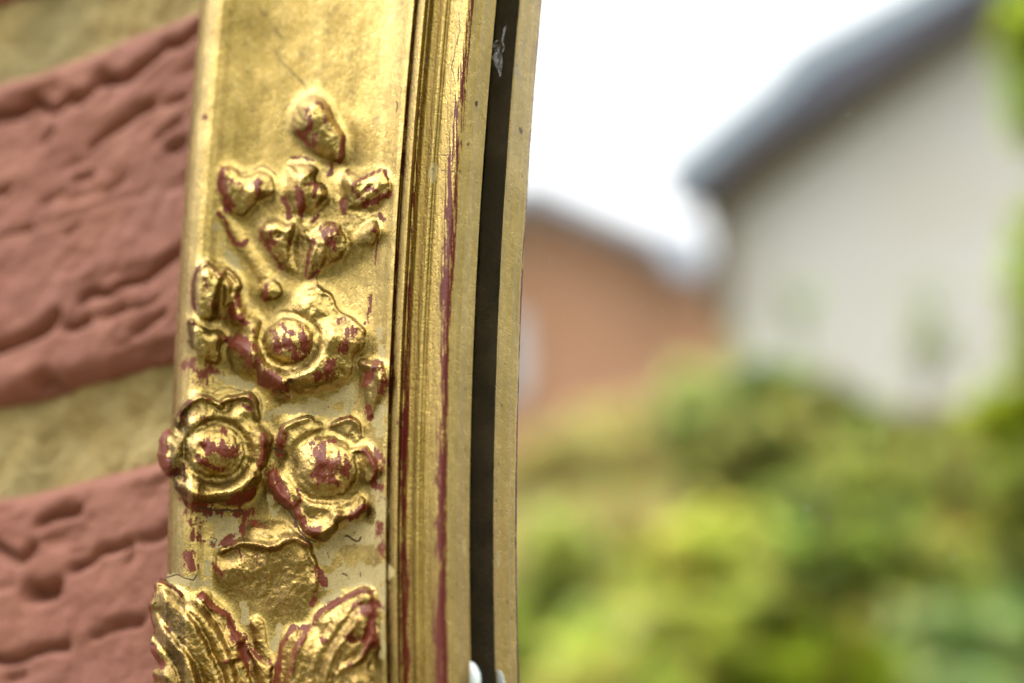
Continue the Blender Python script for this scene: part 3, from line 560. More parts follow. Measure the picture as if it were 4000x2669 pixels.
P = to_plane(XX.ravel(), YY.ravel(), (-np.where(ID > 0, Horn, Hcov)*UN).ravel())
Pg = P.reshape(NR, NC, 3)
du = np.gradient(Pg, axis=1); dv = np.gradient(Pg, axis=0)
Nn = np.cross(dv, du).reshape(-1, 3); Nn /= np.linalg.norm(Nn, axis=1)[:, None]+1e-12
if Nn[:,1].mean() > 0: Nn = -Nn
ones = np.ones(SS.size)
WEAR_SHADE = np.stack([BO.ravel(), KH.ravel(), OC.ravel(), ones], 1); MARK = np.stack([DI.ravel(), NG.ravel(), low.ravel(), ones], 1)
idx = np.arange(NR*NC).reshape(NR, NC)
A = idx[:-1,:-1]; B = idx[1:,:-1]; C = idx[1:,1:]; Dd = idx[:-1,1:]
cid = ID[:-1,:-1].copy(); cs = SS[:-1,:-1]
# facing: Y negative is towards the viewer
QUAD = np.stack([A, B, C, Dd], -1)
def cut(name, mask, parent, extra=None, decim=1):
    q = QUAD[mask]; ids, inv = np.unique(q.ravel(), return_inverse=True)
    V = P[ids]; N_ = Nn[ids]; q = inv.reshape(-1, 4); cw, cm = WEAR_SHADE[ids], MARK[ids]
    if extra is not None:      # skirt: the carving's own thickness where it overhangs the edge
        es = np.concatenate([q[:,[0,1]], q[:,[1,2]], q[:,[2,3]], q[:,[3,0]]]); key = np.sort(es, 1)
        u, i0, ct = np.unique(key, axis=0, return_index=True, return_counts=True); be = es[i0[ct == 1]]
        sv = SS.ravel()[ids]; be = be[(sv[be[:,0]] < .02) & (sv[be[:,1]] < .02)]
        if len(be):
            vb = np.unique(be.ravel()); mp = -np.ones(len(V), int); mp[vb] = len(V)+np.arange(len(vb))
            d = V[vb]-CAM[None]; t = (extra*UN)/d[:,1]*1.0
            V = np.vstack([V, V[vb]+d*t[:,None]+np.array([[.0006,0,0]])]); N_ = np.vstack([N_, N_[vb]]); cw = np.vstack([cw, cw[vb]]); cm = np.vstack([cm, cm[vb]])
            q = np.vstack([q, np.stack([be[:,1], be[:,0], mp[be[:,0]], mp[be[:,1]]], 1)])
    return npmesh(name, V, q, GILD, parent, N_, {'wear_shade': cw, 'marks': cm})

MIRROR = tag(empty('gilded_mirror', (0, 0, 0)), 'worn gilded mirror frame with carved flowers, buds and leaves, hanging on the brick wall', 'mirror')
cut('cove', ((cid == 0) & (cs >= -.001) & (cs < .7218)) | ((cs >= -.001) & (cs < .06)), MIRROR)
for nm, a, b_ in (('bead', .7218, .7725), ('reeding', .7725, .8425), ('torus', .8425, .934), ('sight_edge', .934, 1.0)):
    cut(nm, (cs >= a) & (cs < b_), MIRROR)
OBJ = {}
for i in sorted(PARTS, key=lambda k: (PARTS[k][1] is not None, k)):
    nm, par, lab = PARTS[i]
    if not (cid == i).any(): continue
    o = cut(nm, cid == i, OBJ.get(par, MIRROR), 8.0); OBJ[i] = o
    if lab: o['label'] = lab

# the wood behind the gilding: core, rebate, backboard
ry = np.concatenate([TOP[::2], np.arange(-150, 3050, 40), BOT[::2]])
def rowpts(s, h, yy=None): 
    p = to_plane(xo(ry)+s*(xi(ry)-xo(ry)), ry, np.full(len(ry), -h*UN))
    if yy is not None: p[:,1] = yy
    return p
rings = [rowpts(.004, -3.2), rowpts(.30, -3.6), rowpts(.90, -3.6)]
lipb = rowpts(.999, H_BOT)
r_in = lipb+np.array([[-.009, .0, 0]]); r_in2 = r_in.copy(); r_in2[:,1] = GLASS_Y+.0004
core_back_r = r_in2.copy(); core_back_r[:,1] = WALL_Y-.003; core_back_l = rings[0].copy(); core_back_l[:,1] = WALL_Y-.003
rings2 = rings+[r_in+np.array([[-.0005,-.0004,0]]), r_in2+np.array([[-.0005,0,0]]), core_back_r+np.array([[-.0005,0,0]]), core_back_l]
def loft(name, R_, mat, parent, closed):
    V = np.concatenate(R_); n = len(R_[0]); m = len(R_); Q = []
    for j in range(m if closed else m-1):
        a = j*n; b2 = ((j+1) % m)*n
        for i in range(n-1): Q.append((a+i, b2+i, b2+i+1, a+i+1))
    return npmesh(name, V, Q, mat, parent, smooth=False)
loft('frame_core', rings2, REBATE, MIRROR, True)
loft('rebate', [lipb, r_in, r_in2], REBATE, MIRROR, False)
m, n, b, o_ = newmat('silvered_glass'); n.nodes.remove(b); g = n.nodes.new('ShaderNodeBsdfGlossy'); g.inputs['Roughness'].default_value = 0.0; g.inputs['Color'].default_value = (.93,.95,.93,1)
n.links.new(g.outputs[0], o_.inputs[0]); SILVER = m
m, n, b, o_ = newmat('clear_glass'); n.nodes.remove(b); t_ = n.nodes.new('ShaderNodeBsdfTransparent'); g = n.nodes.new('ShaderNodeBsdfGlossy'); g.inputs['Roughness'].default_value = 0.0
mx = n.nodes.new('ShaderNodeMixShader'); mx.inputs[0].default_value = .04
n.links.new(t_.outputs[0], mx.inputs[1]); n.links.new(g.outputs[0], mx.inputs[2]); n.links.new(mx.outputs[0], o_.inputs[0]); PANE = m
GX0 = r_in[:,0].min()-.0; Z0, Z1 = lipb[:,2].min(), lipb[:,2].max(); GX0 = np.interp(0, [-1, 1], [r_in[len(ry)//2,0], r_in[len(ry)//2,0]])-.012
polymesh('silvering', boxv(GX0, .62, GLASS_Y, GLASS_Y+.0015, Z0, Z1), BOXF, SILVER, MIRROR)
PANE_Y = -(H_BOT-.35)*UN
polymesh('glass', [(GX0+.012,PANE_Y,Z0),(.62,PANE_Y,Z0),(.62,PANE_Y,Z1),(GX0+.012,PANE_Y,Z1)], [(0,1,2,3)], PANE, MIRROR)
polymesh('backboard', boxv(GX0, .62, GLASS_Y+.002, WALL_Y-.004, Z0, Z1), BOXF, REBATE, MIRROR)


# ------------------------------------------------------------------ brick wall behind the mirror
WALL = tag(empty('brick_wall', (0, WALL_Y, -1.3)), 'rough red brick wall with wide mossy mortar joints, out of focus behind the frame', 'wall')
def linez(pts):
    p = np.array(pts, float); w = to_plane(p[:,0], p[:,1], np.full(len(p), WALL_Y)); return w
z_top = linez([(0,300),(255,210),(446,140),(778,19)])[:,2].mean(); z_bot = linez([(0,1570),(223,1503),(676,1391)])[:,2].mean(); z_nx = linez([(0,1941),(247,1867),(587,1783)])[:,2].mean()
BH = z_top-z_bot; JT = z_bot-z_nx; PER = BH+JT; BL = BH*215/65; print('brick', BH, JT)
def wxz(c, pts): p = cv(c, pts); w = to_plane(p[:,0], p[:,1], np.full(len(p), WALL_Y)); return w[:, [0, 2]]
xw = linez([(300, 1300)])[0,0]
CRK = []   # (points in wall metres, width, depth)
def crk(c, pts, w, d): CRK.append((smooth_poly(wxz(c, pts), False), w*3.7e-5/CR[c][2], d*1.0))
crk(8, [(-60,730),(60,690),(140,660),(190,620),(250,650),(330,665),(400,620),(440,590),(500,610),(560,560),(610,490),(680,490),(780,490),(870,430),(980,340),(1020,290),(1110,280),(1180,230),(1240,170)], 42, .0034)
crk(8, [(190,600),(150,650)], 50, .001); crk(8, [(610,460),(650,500)], 60, .002)
crk(8, [(600,890),(670,830),(760,770),(840,720),(900,660),(970,655)], 38, .0026); crk(8, [(310,850),(350,800)], 34, .0018); crk(8, [(1050,650),(1180,610)], 26, .0018)
crk(8, [(1010,850),(1080,800),(1160,750)], 22, .0014); crk(8, [(1080,920),(1170,880)], 36, .0026); crk(8, [(-60,1180),(40,1175),(90,1150)], 34, .0022); crk(8, [(520,1090),(600,1070)], 34, .0014)
crk(8, [(290,1240),(430,1160)], 26, .0011); crk(8, [(440,1430),(520,1360)], 24, .0010); crk(8, [(40,1440),(220,1390)], 24, .0008); crk(8,[(680,1190),(790,1100)],24,.0008)
crk(9, [(-60,740),(60,700),(170,660),(260,600),(350,520)], 44, .0034); crk(9, [(400,590),(450,590),(530,550)], 38, .0024); crk(9, [(510,430),(570,380),(680,390),(770,330),(880,300),(970,250),(1070,170),(1120,140)], 34, .0030)
crk(9, [(650,550),(750,490)], 26, .0014); crk(9, [(830,640),(900,590),(1010,530)], 28, .0018); crk(9, [(230,920),(280,890),(320,915)], 50, .0034); crk(9, [(720,720),(800,690)], 22, .0008)
crk(10, [(250,550),(330,510),(400,500),(500,480)], 34, .0026); crk(10, [(-60,690),(30,740),(120,780),(200,710)], 40, .0028); crk(10, [(200,985),(280,990),(360,965)], 62, .0042); crk(10, [(460,850),(560,810),(640,740),(720,730),(820,700)], 32, .0026)
crk(10, [(880,680),(1000,670),(1090,600)], 34, .0016); crk(10, [(620,1280),(760,1230),(920,1200)], 26, .0018); crk(10, [(-60,1410),(60,1415),(180,1390),(300,1350),(450,1340)], 32, .0028); crk(10, [(80,1530),(170,1510)], 40, .0014); crk(10,[(820,830),(840,780)],24,.001)
def brick_mesh(name, x0, x1, z0, z1, step, seed, cracks):
    nx = max(3, int((x1-x0)/step)); nz = max(3, int((z1-z0)/step))
    X, Z = np.meshgrid(np.linspace(x0, x1, nx), np.linspace(z0, z1, nz))
    h = (fbm(X/.03, Z/.014, seed, 3)-.5)*.0011+(fbm(X/.006, Z/.004, seed+7, 3)-.5)*.0010-np.clip(fbm(X/.016, Z/.0035, seed+11, 4)-.62, 0, .2)*.006
    if cracks:
        for p, w, d in CRK:
            if p[:,1].max() < z0-.01 or p[:,1].min() > z1+.01: continue
            q = segdist(X, Z, p, False); h -= d*np.exp(-(q/w)**2)
    e = np.minimum.reduce([X-x0, x1-X, Z-z0, z1-Z]); h -= .0035*(1-np.clip(e/.004, 0, 1))**2
    Y = WALL_Y-.001-h
    wob = .0012
    Xw = X+(fbm(Z/.012, X*0+seed, seed, 2)-.5)*wob*2; Zw = Z+(fbm(X/.02, Z*0+seed, seed+3, 3)-.5)*wob*2
    V = np.stack([Xw, Y, Zw], -1).reshape(-1, 3); id2 = np.arange(nx*nz).reshape(nz, nx)
    Q = np.stack([id2[:-1,:-1], id2[:-1,1:], id2[1:,1:], id2[1:,:-1]], -1).reshape(-1, 4)
    rim = np.concatenate([id2[0,:], id2[1:,-1], id2[-1,-2::-1], id2[-2:0:-1,0]]); B2 = V[rim].copy(); B2[:,1] = WALL_Y+.02
    nb = len(rim); o0 = len(V); V = np.vstack([V, B2]); r2 = np.arange(nb)
    Q = np.vstack([Q, np.stack([rim, o0+r2, o0+(r2+1) % nb, rim[(r2+1) % nb]], 1)])
    return npmesh(name, V, Q, BRICK, WALL)
proto = []
for r in range(-6, 7):
    zb = z_bot+r*PER; off = (BL+JT)*(.5 if r % 2 else 0)
    for c in range(-3, 4):
        x0 = xw-BL*.25+off-(BL+JT)*0+c*(BL+JT)-(.0 if r % 2 == 0 else BL*.0)
        vis = (r in (-1, 0, 1)) and (x0 < xw+.12) and (x0+BL > xw-.12)
        if vis: brick_mesh('brick', x0, x0+BL, zb, zb+BH, .0007, 100+r*17+c, True)
        else:
            if len(proto) < 4:
                k = brick_mesh('brick', 0, BL, 0, BH, .0016, 300+len(proto)*9, False); proto.append(k.data); k.location = (x0, 0, zb)
            else:
                k = bpy.data.objects.new('brick', proto[(r*5+c*3) % 4]); link(k, WALL); k.location = (x0, 0, zb)
for o in WALL.children:   # bricks were modelled in world space; the wall empty sits at its base
    o.matrix_parent_inverse = WALL.matrix_world.inverted() if False else o.matrix_parent_inverse
# mortar: finely lumpy sheet near the view, recessed a little behind the brick faces
def mortar(x0, x1, z0, z1, step):
    nx = int((x1-x0)/step)+2; nz = int((z1-z0)/step)+2
    X, Z = np.meshgrid(np.linspace(x0, x1, nx), np.linspace(z0, z1, nz))
    h = (fbm(X/.008, Z/.008, 401, 4)-.5)*.004
    V = np.stack([X, WALL_Y+.0035-h, Z], -1).reshape(-1, 3); id2 = np.arange(nx*nz).reshape(nz, nx)
    Q = np.stack([id2[:-1,:-1], id2[:-1,1:], id2[1:,1:], id2[1:,:-1]], -1).reshape(-1, 4)
    return npmesh('mortar', V, Q, MORTAR, WALL)
mortar(xw-.12, xw+.12, z_bot-.09, z_top+.09, .0011)
XL, XR = xw-.75, xw+.8; zl, zh = z_bot-6*PER, z_bot+7*PER
for a in ((XL, xw-.12, zl, zh), (xw+.12, XR, zl, zh), (xw-.12, xw+.12, zl, z_bot-.09), (xw-.12, xw+.12, z_top+.09, zh)): mortar(*a, .006)
polymesh('wall_core', boxv(XL-1.2, XR+1.2, WALL_Y+.021, WALL_Y+.25, -1.3, 2.2), BOXF, WALLCORE, WALL)
WALL.location = (0, 0, 0)

# ------------------------------------------------------------------ small things on the glass
SPK = simple('pale_dust', (.42,.42,.38), (.55,.55,.5), 900, .8)
V, Fc = [], []
for c, L in ((0, []),):
    pass
dust = []
D11 = [(1543,525,8),(1622,572,6),(80,898,3),(65,1057,3),(155,1090,3),(82,1150,3),(173,1182,3),(154,1323,3.4),(245,1353,3.4),(185,1368,3),(600,1398,4.5),(688,1430,4.5),(145,1420,3),(237,1450,3),(1077,757,3.4),(1205,800,5),(921,990,4),(1085,1135,4),(864,827,3),(1348,465,5),(168,930,3)]
D12 = [(320,192,3.4),(413,216,3.4),(179,415,3.2),(385,433,3.2),(273,436,2.6),(823,632,6),(1357,765,11),(2025,1000,10),(128,1194,3),(190,1275,3),(65,1005,3),(549,693,3),(459,678,3)]
for L, oy in ((D11, 0), (D12, 1334)):
    for x, y, r_ in L: dust.append((2000+x/1.1745, oy+y/1.1745, r_/1.1745*.48))
for x, y, r_ in dust:
    p = to_plane([x], [y], [PANE_Y])[0]; rr = r_*3.5e-5; o0 = len(V); el = 1.0+.6*random.random()
    ring = [(p[0]+rr*math.cos(t)*1.2, PANE_Y-.00002, p[2]+rr*el*math.sin(t)) for t in [k*math.pi/3 for k in range(6)]]
    V += ring; V.append((p[0], PANE_Y-rr*.5, p[2]))
    Fc += [(o0+k, o0+(k+1) % 6, o0+6) for k in range(6)]+[tuple(o0+k for k in reversed(range(6)))]
tag(polymesh('dust_specks', V, Fc, SPK), 'tiny pale dust specks scattered over the mirror glass', 'dust', kind='stuff')
# dried drop mark at the top of the dark rebate
m, n, b, o_ = newmat('dried_water_mark'); b.inputs['Base Color'].default_value = (.5,.5,.5,1); b.inputs['Roughness'].default_value = .5
nb_ = NB(n); nb_.inp(b.inputs['Alpha'], nb_.step(nb_.noise(1500, 3), .35, .7, .04, .42)); MARKM = m
def ribbon_mesh(pts, ws, y):
    V = []; Fq = []
    for i, (p, w) in enumerate(zip(pts, ws)):
        a = pts[max(i-1, 0)]; c = pts[min(i+1, len(pts)-1)]; t = (c-a)/(np.linalg.norm(c-a)+1e-9); nn = np.array([-t[1], t[0]])
        for s_ in (-1, 1): q = p+nn*w*s_; V.append((q[0], q[1]))
        if i: Fq.append((2*i-2, 2*i-1, 2*i+1, 2*i))
    w = to_plane([v[0] for v in V], [v[1] for v in V], np.full(len(V), y)); return w.tolist(), Fq
t_ = np.linspace(0, 2*math.pi, 25); c0 = cv(7, [(978, 360)])[0]
ring = np.stack([c0[0]+19*np.cos(t_), c0[1]+26*np.sin(t_)], 1)
Va, Fa = ribbon_mesh(ring, 3+2*np.sin(t_*2+1), PANE_Y-.00006)
tail = cv(7, [(1000,320),(1012,270),(1022,220),(1034,180)]); Vb, Fb = ribbon_mesh(tail, [5,4,5,1], PANE_Y-.00006)
foot_ = cv(7, [(975,400),(965,440),(975,490),(985,540),(990,600)]); Vc, Fcc = ribbon_mesh(foot_, [14,20,17,8,2], PANE_Y-.00006)
core_ = cv(7, [(968,345),(975,370),(985,392)]); Vd, Fd = ribbon_mesh(core_, [6,12,6], PANE_Y-.00007)
o1 = len(Va); o2 = o1+len(Vb); o3 = o2+len(Vc)
tag(polymesh('water_mark', Va+Vb+Vc+Vd, Fa+[tuple(k+o1 for k in f) for f in Fb]+[tuple(k+o2 for k in f) for f in Fcc]+[tuple(k+o3 for k in f) for f in Fd], MARKM), 'grey dried drop mark with a tail on the glass beside the frame', 'water mark')
# flake of paint wedged between sight edge and glass
m, n, b, o_ = newmat('flake_paint'); N = NB(n); geo = n.nodes.new('ShaderNodeNewGeometry')
N.inp(b.inputs['Base Color'], N.mix(geo.outputs['Backfacing'], N.mix(N.step(N.noise(900,3),.4,.6), (.72,.82,.80), (.85,.88,.84)), N.mix(N.step(N.noise(700,3),.42,.58), (.03,.20,.26), (.75,.72,.55)))); b.inputs['Roughness'].default_value = .5
FL = m
fp = cv(6, [(786,1395),(815,1405),(842,1435),(868,1490),(874,1540),(866,1610),(840,1660),(786,1660),(776,1560),(778,1470)])
fy = PANE_Y-.0006+np.array([0,.0001,.0002,.0004,.0004,.0003,.0002,0,0,0])
fv = to_plane(fp[:,0], fp[:,1], fy); fc = fv.mean(0)+np.array([0,-.0002,0])
Vf = fv.tolist()+[fc.tolist()]; nf = len(fv)
fo = polymesh('paint_flake', Vf, [(k, (k+1) % nf, nf) for k in range(nf)], FL, smooth=True)
sm = fo.modifiers.new('thickness', 'SOLIDIFY'); sm.thickness = .00012
tag(fo, 'white and pale blue paint flake caught at the foot of the glass', 'paint flake')

# ------------------------------------------------------------------ the garden side, seen in the mirror
FH = np.array([-math.sin(YAW), math.cos(YAW), 0.])
def mir(p): p = np.array(p, float); p[...,1] = 2*GLASS_Y-p[...,1]; return p
def garden(px, py, dist):
    """real place of the thing whose reflection stands at the pixel, dist metres away along the ground"""
    d = rays(px, py); t = np.asarray(dist, float).reshape(-1)/(d@FH); return mir(CAM[None]+d*t[:,None])
AW = np.array([FH[0], -FH[1], 0.]); RT = np.array([math.cos(YAW), -math.sin(YAW), 0.])
GZ = -1.3
AW1 = AW*math.cos(.5)+RT*math.sin(.5)
def prism(name, px, dist, w0, w1, mat, parent, ground=False, aw=None):
    AW = globals()['AW'] if aw is None else aw
    p = garden([a for a, b_ in px], [b_ for a, b_ in px], dist+w0)
    if ground: p[-1,2] = GZ; p[-2,2] = GZ
    n_ = len(p); V = np.vstack([p, p+AW*(w1-w0)])
    Fs = [tuple(range(n_)), tuple(reversed(range(n_, 2*n_)))]+[(k, k+n_, (k+1) % n_+n_, (k+1) % n_) for k in range(n_)]
    return polymesh(name, V, Fs, mat, parent)
RENDER = simple('cream_render', (.83,.785,.69), (.87,.835,.76), 3, .9, .3, .01)
SLATE = simple('blue_grey_lead', (.46,.57,.65), (.52,.63,.70), 6, .5, .2, .01)
BARGE = simple('dark_grey_bargeboard', (.11,.115,.16), (.14,.14,.19), 8, .5)
SOFF = simple('brown_soffit', (.16,.11,.05), (.20,.14,.07), 8, .8)
HBR = simple('weathered_brick', (.55,.27,.135), (.62,.31,.165), 2.2, .9, .4, .01, s2=(.9, (.60,.33,.19), .6))
FASC = simple('pale_fascia', (.55,.60,.70), (.62,.66,.74), 5, .5)
WHT = simple('white_paint', (.78,.78,.78), (.82,.82,.82), 5, .4)
DGL = simple('dark_pane', (.04,.05,.06), (.06,.07,.08), 5, .08)
h1 = tag(empty('rendered_house'), 'pale rendered house with a dark sloping roof edge, blurred in the mirror', 'house')
d1 = 8.0
prism('wall', [(2840,790),(3400,410),(3990,0),(4800,-460),(5600,60),(6200,450),(6200,3500),(2890,3500)], d1, 0, 7, RENDER, h1, True, aw=AW1)
rf = prism('roof', [(2570, 665), (2980, 315), (3095, 180), (3465, -15), (4005, -315), (4705, -705), (6305, 395), (6305, 495), (4705, -585), (4005, -215), (3515, 65), (3165, 255), (3055, 370), (2625, 735)], d1, -.28, 7.2, SLATE, h1, aw=AW1)
prism('bargeboard', [(2623, 737), (3057, 372), (3167, 257), (3517, 67), (4005, -213), (4705, -583), (6305, 497), (6305, 575), (4705, -495), (4005, -110), (3785, 20), (3285, 345), (2935, 575), (2705, 775), (2665, 785)], d1, -.27, -.19, BARGE, rf)
prism('soffit', [(2755, 780), (2955, 580), (3295, 350), (3795, 25), (4005, -105), (4705, -490), (4705, -425), (3895, 35), (3335, 415), (2905, 735), (2805, 805)], d1, -.18, .02, SOFF, rf)
prism('downpipe', [(2770,800),(2845,800),(2858,1250),(2790,1250)], d1, -.12, -.02, SOFF, h1)
h2 = tag(empty('brick_house'), 'red-brown brick house with a pale verge below the white sky, blurred in the mirror', 'house')
d2 = 13.0
prism('wall', [(1300,1150),(2070,750),(2760,1035),(3100,1220),(3100,3500),(1300,3500)], d2, 0, 8, HBR, h2, True)
prism('roof', [(1240,1130),(2070,690),(2620,925),(2790,1000),(2790,1040),(2600,960),(2070,740),(1240,1180)], d2, -.3, 8.2, FASC, h2)
prism('gutter_end', [(2600,900),(2700,900),(2740,960),(2740,1070),(2640,1050),(2590,985)], d2, -.5, -.31, FASC, h2)
wn = prism('window', [(1880,1225),(2032,1225),(2046,1400),(2030,1545),(1880,1545)], d2, -.08, .02, WHT, h2)
prism('pane', [(1890,1250),(1975,1250),(1975,1520),(1890,1520)], d2, -.09, -.081, DGL, wn)

def leafmat(name, trans=.55):
    m, n, b, o_ = newmat(name); N = NB(n); a = n.nodes.new('ShaderNodeAttribute'); a.attribute_name = 'tint'
    n.links.new(a.outputs['Color'], b.inputs['Base Color']); b.inputs['Roughness'].default_value = .45
    t = n.nodes.new('ShaderNodeBsdfTranslucent'); n.links.new(a.outputs['Color'], t.inputs['Color'])
    mx = n.nodes.new('ShaderNodeMixShader'); mx.inputs[0].default_value = trans
    n.links.new(b.outputs[0], mx.inputs[1]); n.links.new(t.outputs[0], mx.inputs[2]); n.links.new(mx.outputs[0], o_.inputs[0]); return m
LEAF = leafmat('leaf_green')
BARK = simple('shrub_bark', (.10,.07,.04), (.16,.11,.06), 40, .9, .5, .003)
rng = np.random.RandomState(7)
def tube(P0, P1, r0, r1, bend=.05):
    P0 = np.array(P0, float); P1 = np.array(P1, float); k = 7; V = []; Fs = []
    j = rng.randn(3)*bend
    for i in range(k):
        t = i/(k-1); p = P0*(1-t)+P1*t+j*math.sin(math.pi*t); r = r0*(1-t)+r1*t
        for a in range(6): V.append(p+np.array([math.cos(a*math.pi/3)*r, math.sin(a*math.pi/3)*r, 0]))
    for i in range(k-1):
        for a in range(6): Fs.append((i*6+a, i*6+(a+1) % 6, (i+1)*6+(a+1) % 6, (i+1)*6+a))
    return V, Fs
def shrub(name, label, cat, blobs, size, parent_group=None):
    """blobs: (px, py, metres, rx, ry, leaves, colour)"""
    root = tag(empty(name), label, cat, parent_group)
    VV, QQ, CC = [], [], []; base = 0; cents = []
    for bx, by, dd, rx, ry, nl, col in blobs:
        c = garden([bx], [by], [dd])[0]; cents.append(c)
        q = rng.randn(nl, 3); q /= np.linalg.norm(q, axis=1)[:,None]; q *= rng.rand(nl, 1)**.45
        mpp = dd/FPX
        q += .12*rng.randn(nl, 3)
        pos = c[None]+q[:,:1]*RT[None]*rx*mpp+q[:,1:2]*np.array([[0,0,1.]])*ry*mpp+q[:,2:]*AW[None]*(rx+ry)*.5*mpp
        pos = pos[pos[:,1] < -.45]; nl = len(pos)
        # leaves: a folded pointed blade of two quads
        ax = rng.randn(nl, 3); ax[:,2] = ax[:,2]*.5-.25; ax /= np.linalg.norm(ax, axis=1)[:,None]
        up = rng.randn(nl, 3)*.55+np.array([[0,0,1.]]); sd_ = np.cross(ax, up); sd_ /= np.linalg.norm(sd_, axis=1)[:,None]; nrm = np.cross(sd_, ax)
        L = size*(.7+.6*rng.rand(nl, 1)); Wd = L*.28
        v = np.stack([pos, pos+ax*L*.45+sd_*Wd+nrm*Wd*.35, pos+ax*L+nrm*L*-.12, pos+ax*L*.45-sd_*Wd+nrm*Wd*.35, pos+ax*L*.5], 1)
        VV.append(v.reshape(-1, 3)); i0 = base+np.arange(nl)*5
        QQ.append(np.stack([i0, i0+1, i0+2, i0+4], 1)); QQ.append(np.stack([i0, i0+4, i0+2, i0+3], 1)); base += nl*5
        tint = (np.array(col)[None]*(2.3 if name == 'pale_hedge' else 1.7)*.72+.28*np.array([[.33,.36,.11]]))*(.94 if name == 'lime_shrub' else .86)*np.array([[1,1,.8]])*(.65+.7*rng.rand(nl, 1))*(1+.12*rng.randn(nl, 3)); tint = np.clip(tint, .004, .95)
        CC.append(np.repeat(np.hstack([tint, np.ones((nl, 1))]), 5, 0))
    f = npmesh('foliage', np.vstack(VV), np.vstack(QQ), LEAF, root, cols={'tint': np.vstack(CC)}, smooth=False); f['kind'] = 'stuff'
    cents = np.array(cents); foot = cents.mean(0); foot[2] = GZ
    V, Fs = [], []
    for c in cents:
        v, fs = tube(foot+rng.randn(3)*.04*np.array([1,1,0]), c, .022, .006); Fs += [tuple(k+len(V) for k in f_) for f_ in fs]; V += v
    polymesh('branches', V, Fs, BARK, root, smooth=True)
    return root
LIME = (.34,.37,.075); YEL = (.38,.385,.08); GRN = (.20,.23,.05); DRK = (.04,.07,.012); OLV = (.24,.24,.07); PALE = (.34,.34,.17); TEAL = (.24,.33,.15); BRN = (.16,.11,.035)
shrub('lime_shrub', 'bright yellow-green shrub, the lowest and brightest in the mirror', 'shrub', [
    (2500,2600,2.6,260,230,900,LIME),(2700,2250,2.7,230,170,700,YEL),(2850,2130,2.8,140,140,400,LIME),(3080,2420,2.6,200,120,500,LIME),(2420,2800,2.5,300,260,700,YEL),(3250,2640,2.5,200,110,450,(.30,.38,.02)),(2950,2640,2.55,120,80,200,(.14,.18,.02)),(2800,2560,2.6,200,150,380,YEL),(3230,2190,2.45,120,80,260,(.15,.18,.03)),(3420,2150,2.5,110,70,200,(.13,.15,.02))], .045)
shrub('dark_shrub', 'dark green shrub with deep shade between its leaves, right of the lime one', 'shrub', [
    (3080,2100,3.6,120,150,600,(.05,.10,.03)),(3440,2140,3.5,180,120,700,(.045,.07,.012)),(3300,2300,3.4,260,160,800,GRN),(3450,2380,3.3,120,70,300,(.12,.18,.0)),(3900,2300,3.2,220,150,800,(.08,.10,.015)),(3250,1980,3.7,300,90,500,GRN)], .045)
shrub('blue_green_shrub', 'blue-green shrub in the lower right corner of the mirror', 'shrub', [
    (3700,2540,2.9,260,160,900,TEAL),(3950,2520,2.95,140,180,500,(.10,.22,.05)),(3650,2250,3.0,150,160,420,(.30,.34,.06)),(3600,2800,2.8,400,200,700,TEAL)], .04)
shrub('olive_tree', 'olive green bushy crown in front of the pale house', 'tree', [
    (3380,1900,4.4,260,160,1200,(.27,.29,.07)),(3050,1740,4.6,260,110,900,OLV),(3200,1590,4.7,170,70,700,(.15,.17,.02)),(3000,1500,4.8,140,80,420,(.20,.27,.10)),(2820,1660,4.8,220,110,700,(.26,.30,.09)),(3500,1700,4.6,180,90,600,(.20,.21,.06)),(2850,1900,4.6,180,90,500,(.17,.16,.04))], .05)
shrub('brown_shrub', 'brownish bare-twigged shrub under the pale house', 'shrub', [
    (3640,1760,5.2,150,110,900,(.13,.09,.02)),(3800,1980,5.1,190,260,1500,(.22,.17,.06)),(3760,1640,5.3,180,40,300,(.24,.20,.08)),(3650,2150,5,200,120,600,(.16,.13,.03))], .045)
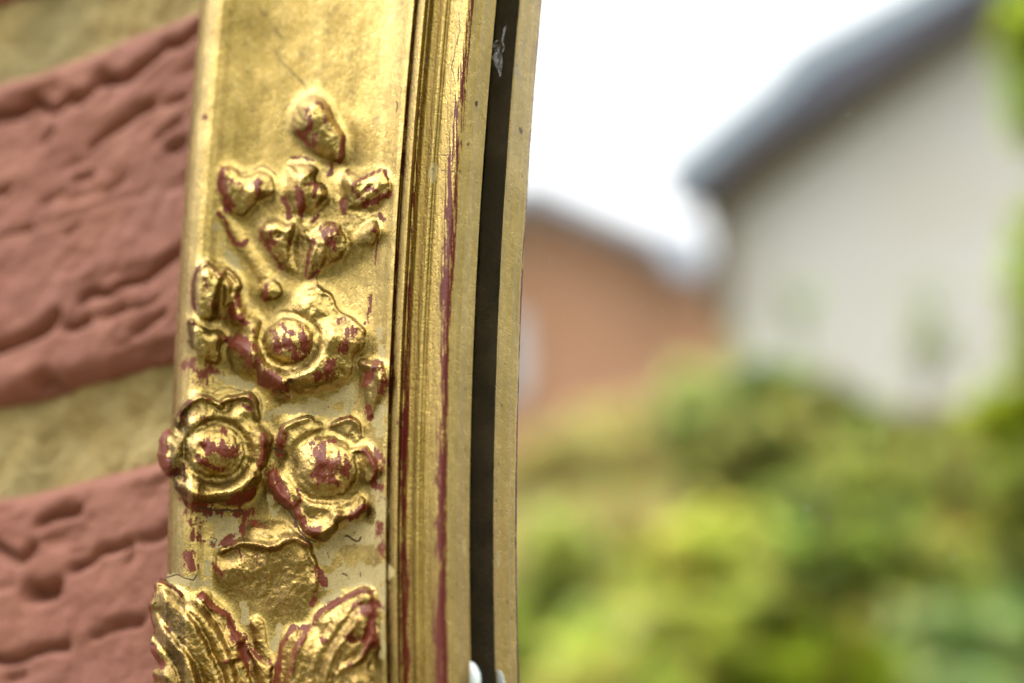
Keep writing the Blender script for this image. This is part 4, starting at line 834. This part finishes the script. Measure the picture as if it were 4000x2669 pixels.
shrub('yellow_green_tree', 'yellow-green leafy tree at the right edge of the mirror', 'tree', [
    (3980,1640,3.4,130,150,800,(.34,.40,.02)),(3990,1950,3.3,90,180,400,(.24,.28,.05)),(4150,1200,3.4,160,500,1500,(.30,.38,.05)),(4080,150,3.4,160,170,700,(.30,.36,.03)),(4080,400,3.4,110,170,400,(.30,.40,.08))], .045)
shrub('pale_hedge', 'dull olive and straw-coloured hedge in front of the brick house', 'hedge', [
    (2250,1880,6.0,330,200,2600,(.28,.23,.10)),(2500,1720,6.2,260,150,1300,(.30,.27,.12)),(2700,1520,6.4,120,110,260,(.32,.34,.15)),(2350,2120,5.8,380,180,2400,(.34,.28,.14)),(2120,2400,5.6,200,160,1200,(.22,.26,.06)),(2200,2150,5.5,130,160,800,(.30,.33,.10)),(2750,1850,6.1,160,130,700,(.20,.17,.05)),(2620,2050,5.9,150,130,800,(.36,.29,.14)),(2250,2560,5.5,260,110,1200,(.14,.11,.03)),(2000,2620,5.4,150,200,900,(.18,.22,.03))], .05)
shrub('backing_hedge', 'long mid-green hedge behind the other shrubs', 'hedge', [
    (2600,2350,7.2,420,330,2600,(.24,.27,.08)),(3150,2250,7.2,420,420,2800,(.22,.26,.07)),(3750,2250,7.2,420,440,2800,(.22,.24,.07)),(2150,2500,7.2,260,300,1300,(.24,.25,.09)),(3100,2900,7.2,1000,260,3000,(.2,.24,.06))], .07)
shrub('climbing_plant', 'grey-green sprig of a climber across the pale house wall', 'plant', [(3620,1200,6.5,90,130,40,(.25,.28,.18)),(3640,1360,6.5,100,90,40,(.16,.20,.10)),(3120,1180,6.5,70,50,22,(.2,.24,.12)),(2850,1350,6.5,60,110,26,(.25,.3,.14))], .05)

# ------------------------------------------------------------------ ground
GRS = simple('lawn', (.05,.075,.015), (.075,.10,.02), 1.2, .95, .6, .02)
PAV = simple('stone_paving', (.28,.23,.16), (.35,.30,.22), 4, .85, .4, .004)
tag(polymesh('ground', boxv(-60, 60, -60, 1, GZ-.3, GZ), BOXF, GRS), kind='structure')
tag(polymesh('patio', boxv(-2.5, 2.5, -2.4, WALL_Y+.019, GZ-.1, GZ+.03), BOXF, PAV), kind='structure')
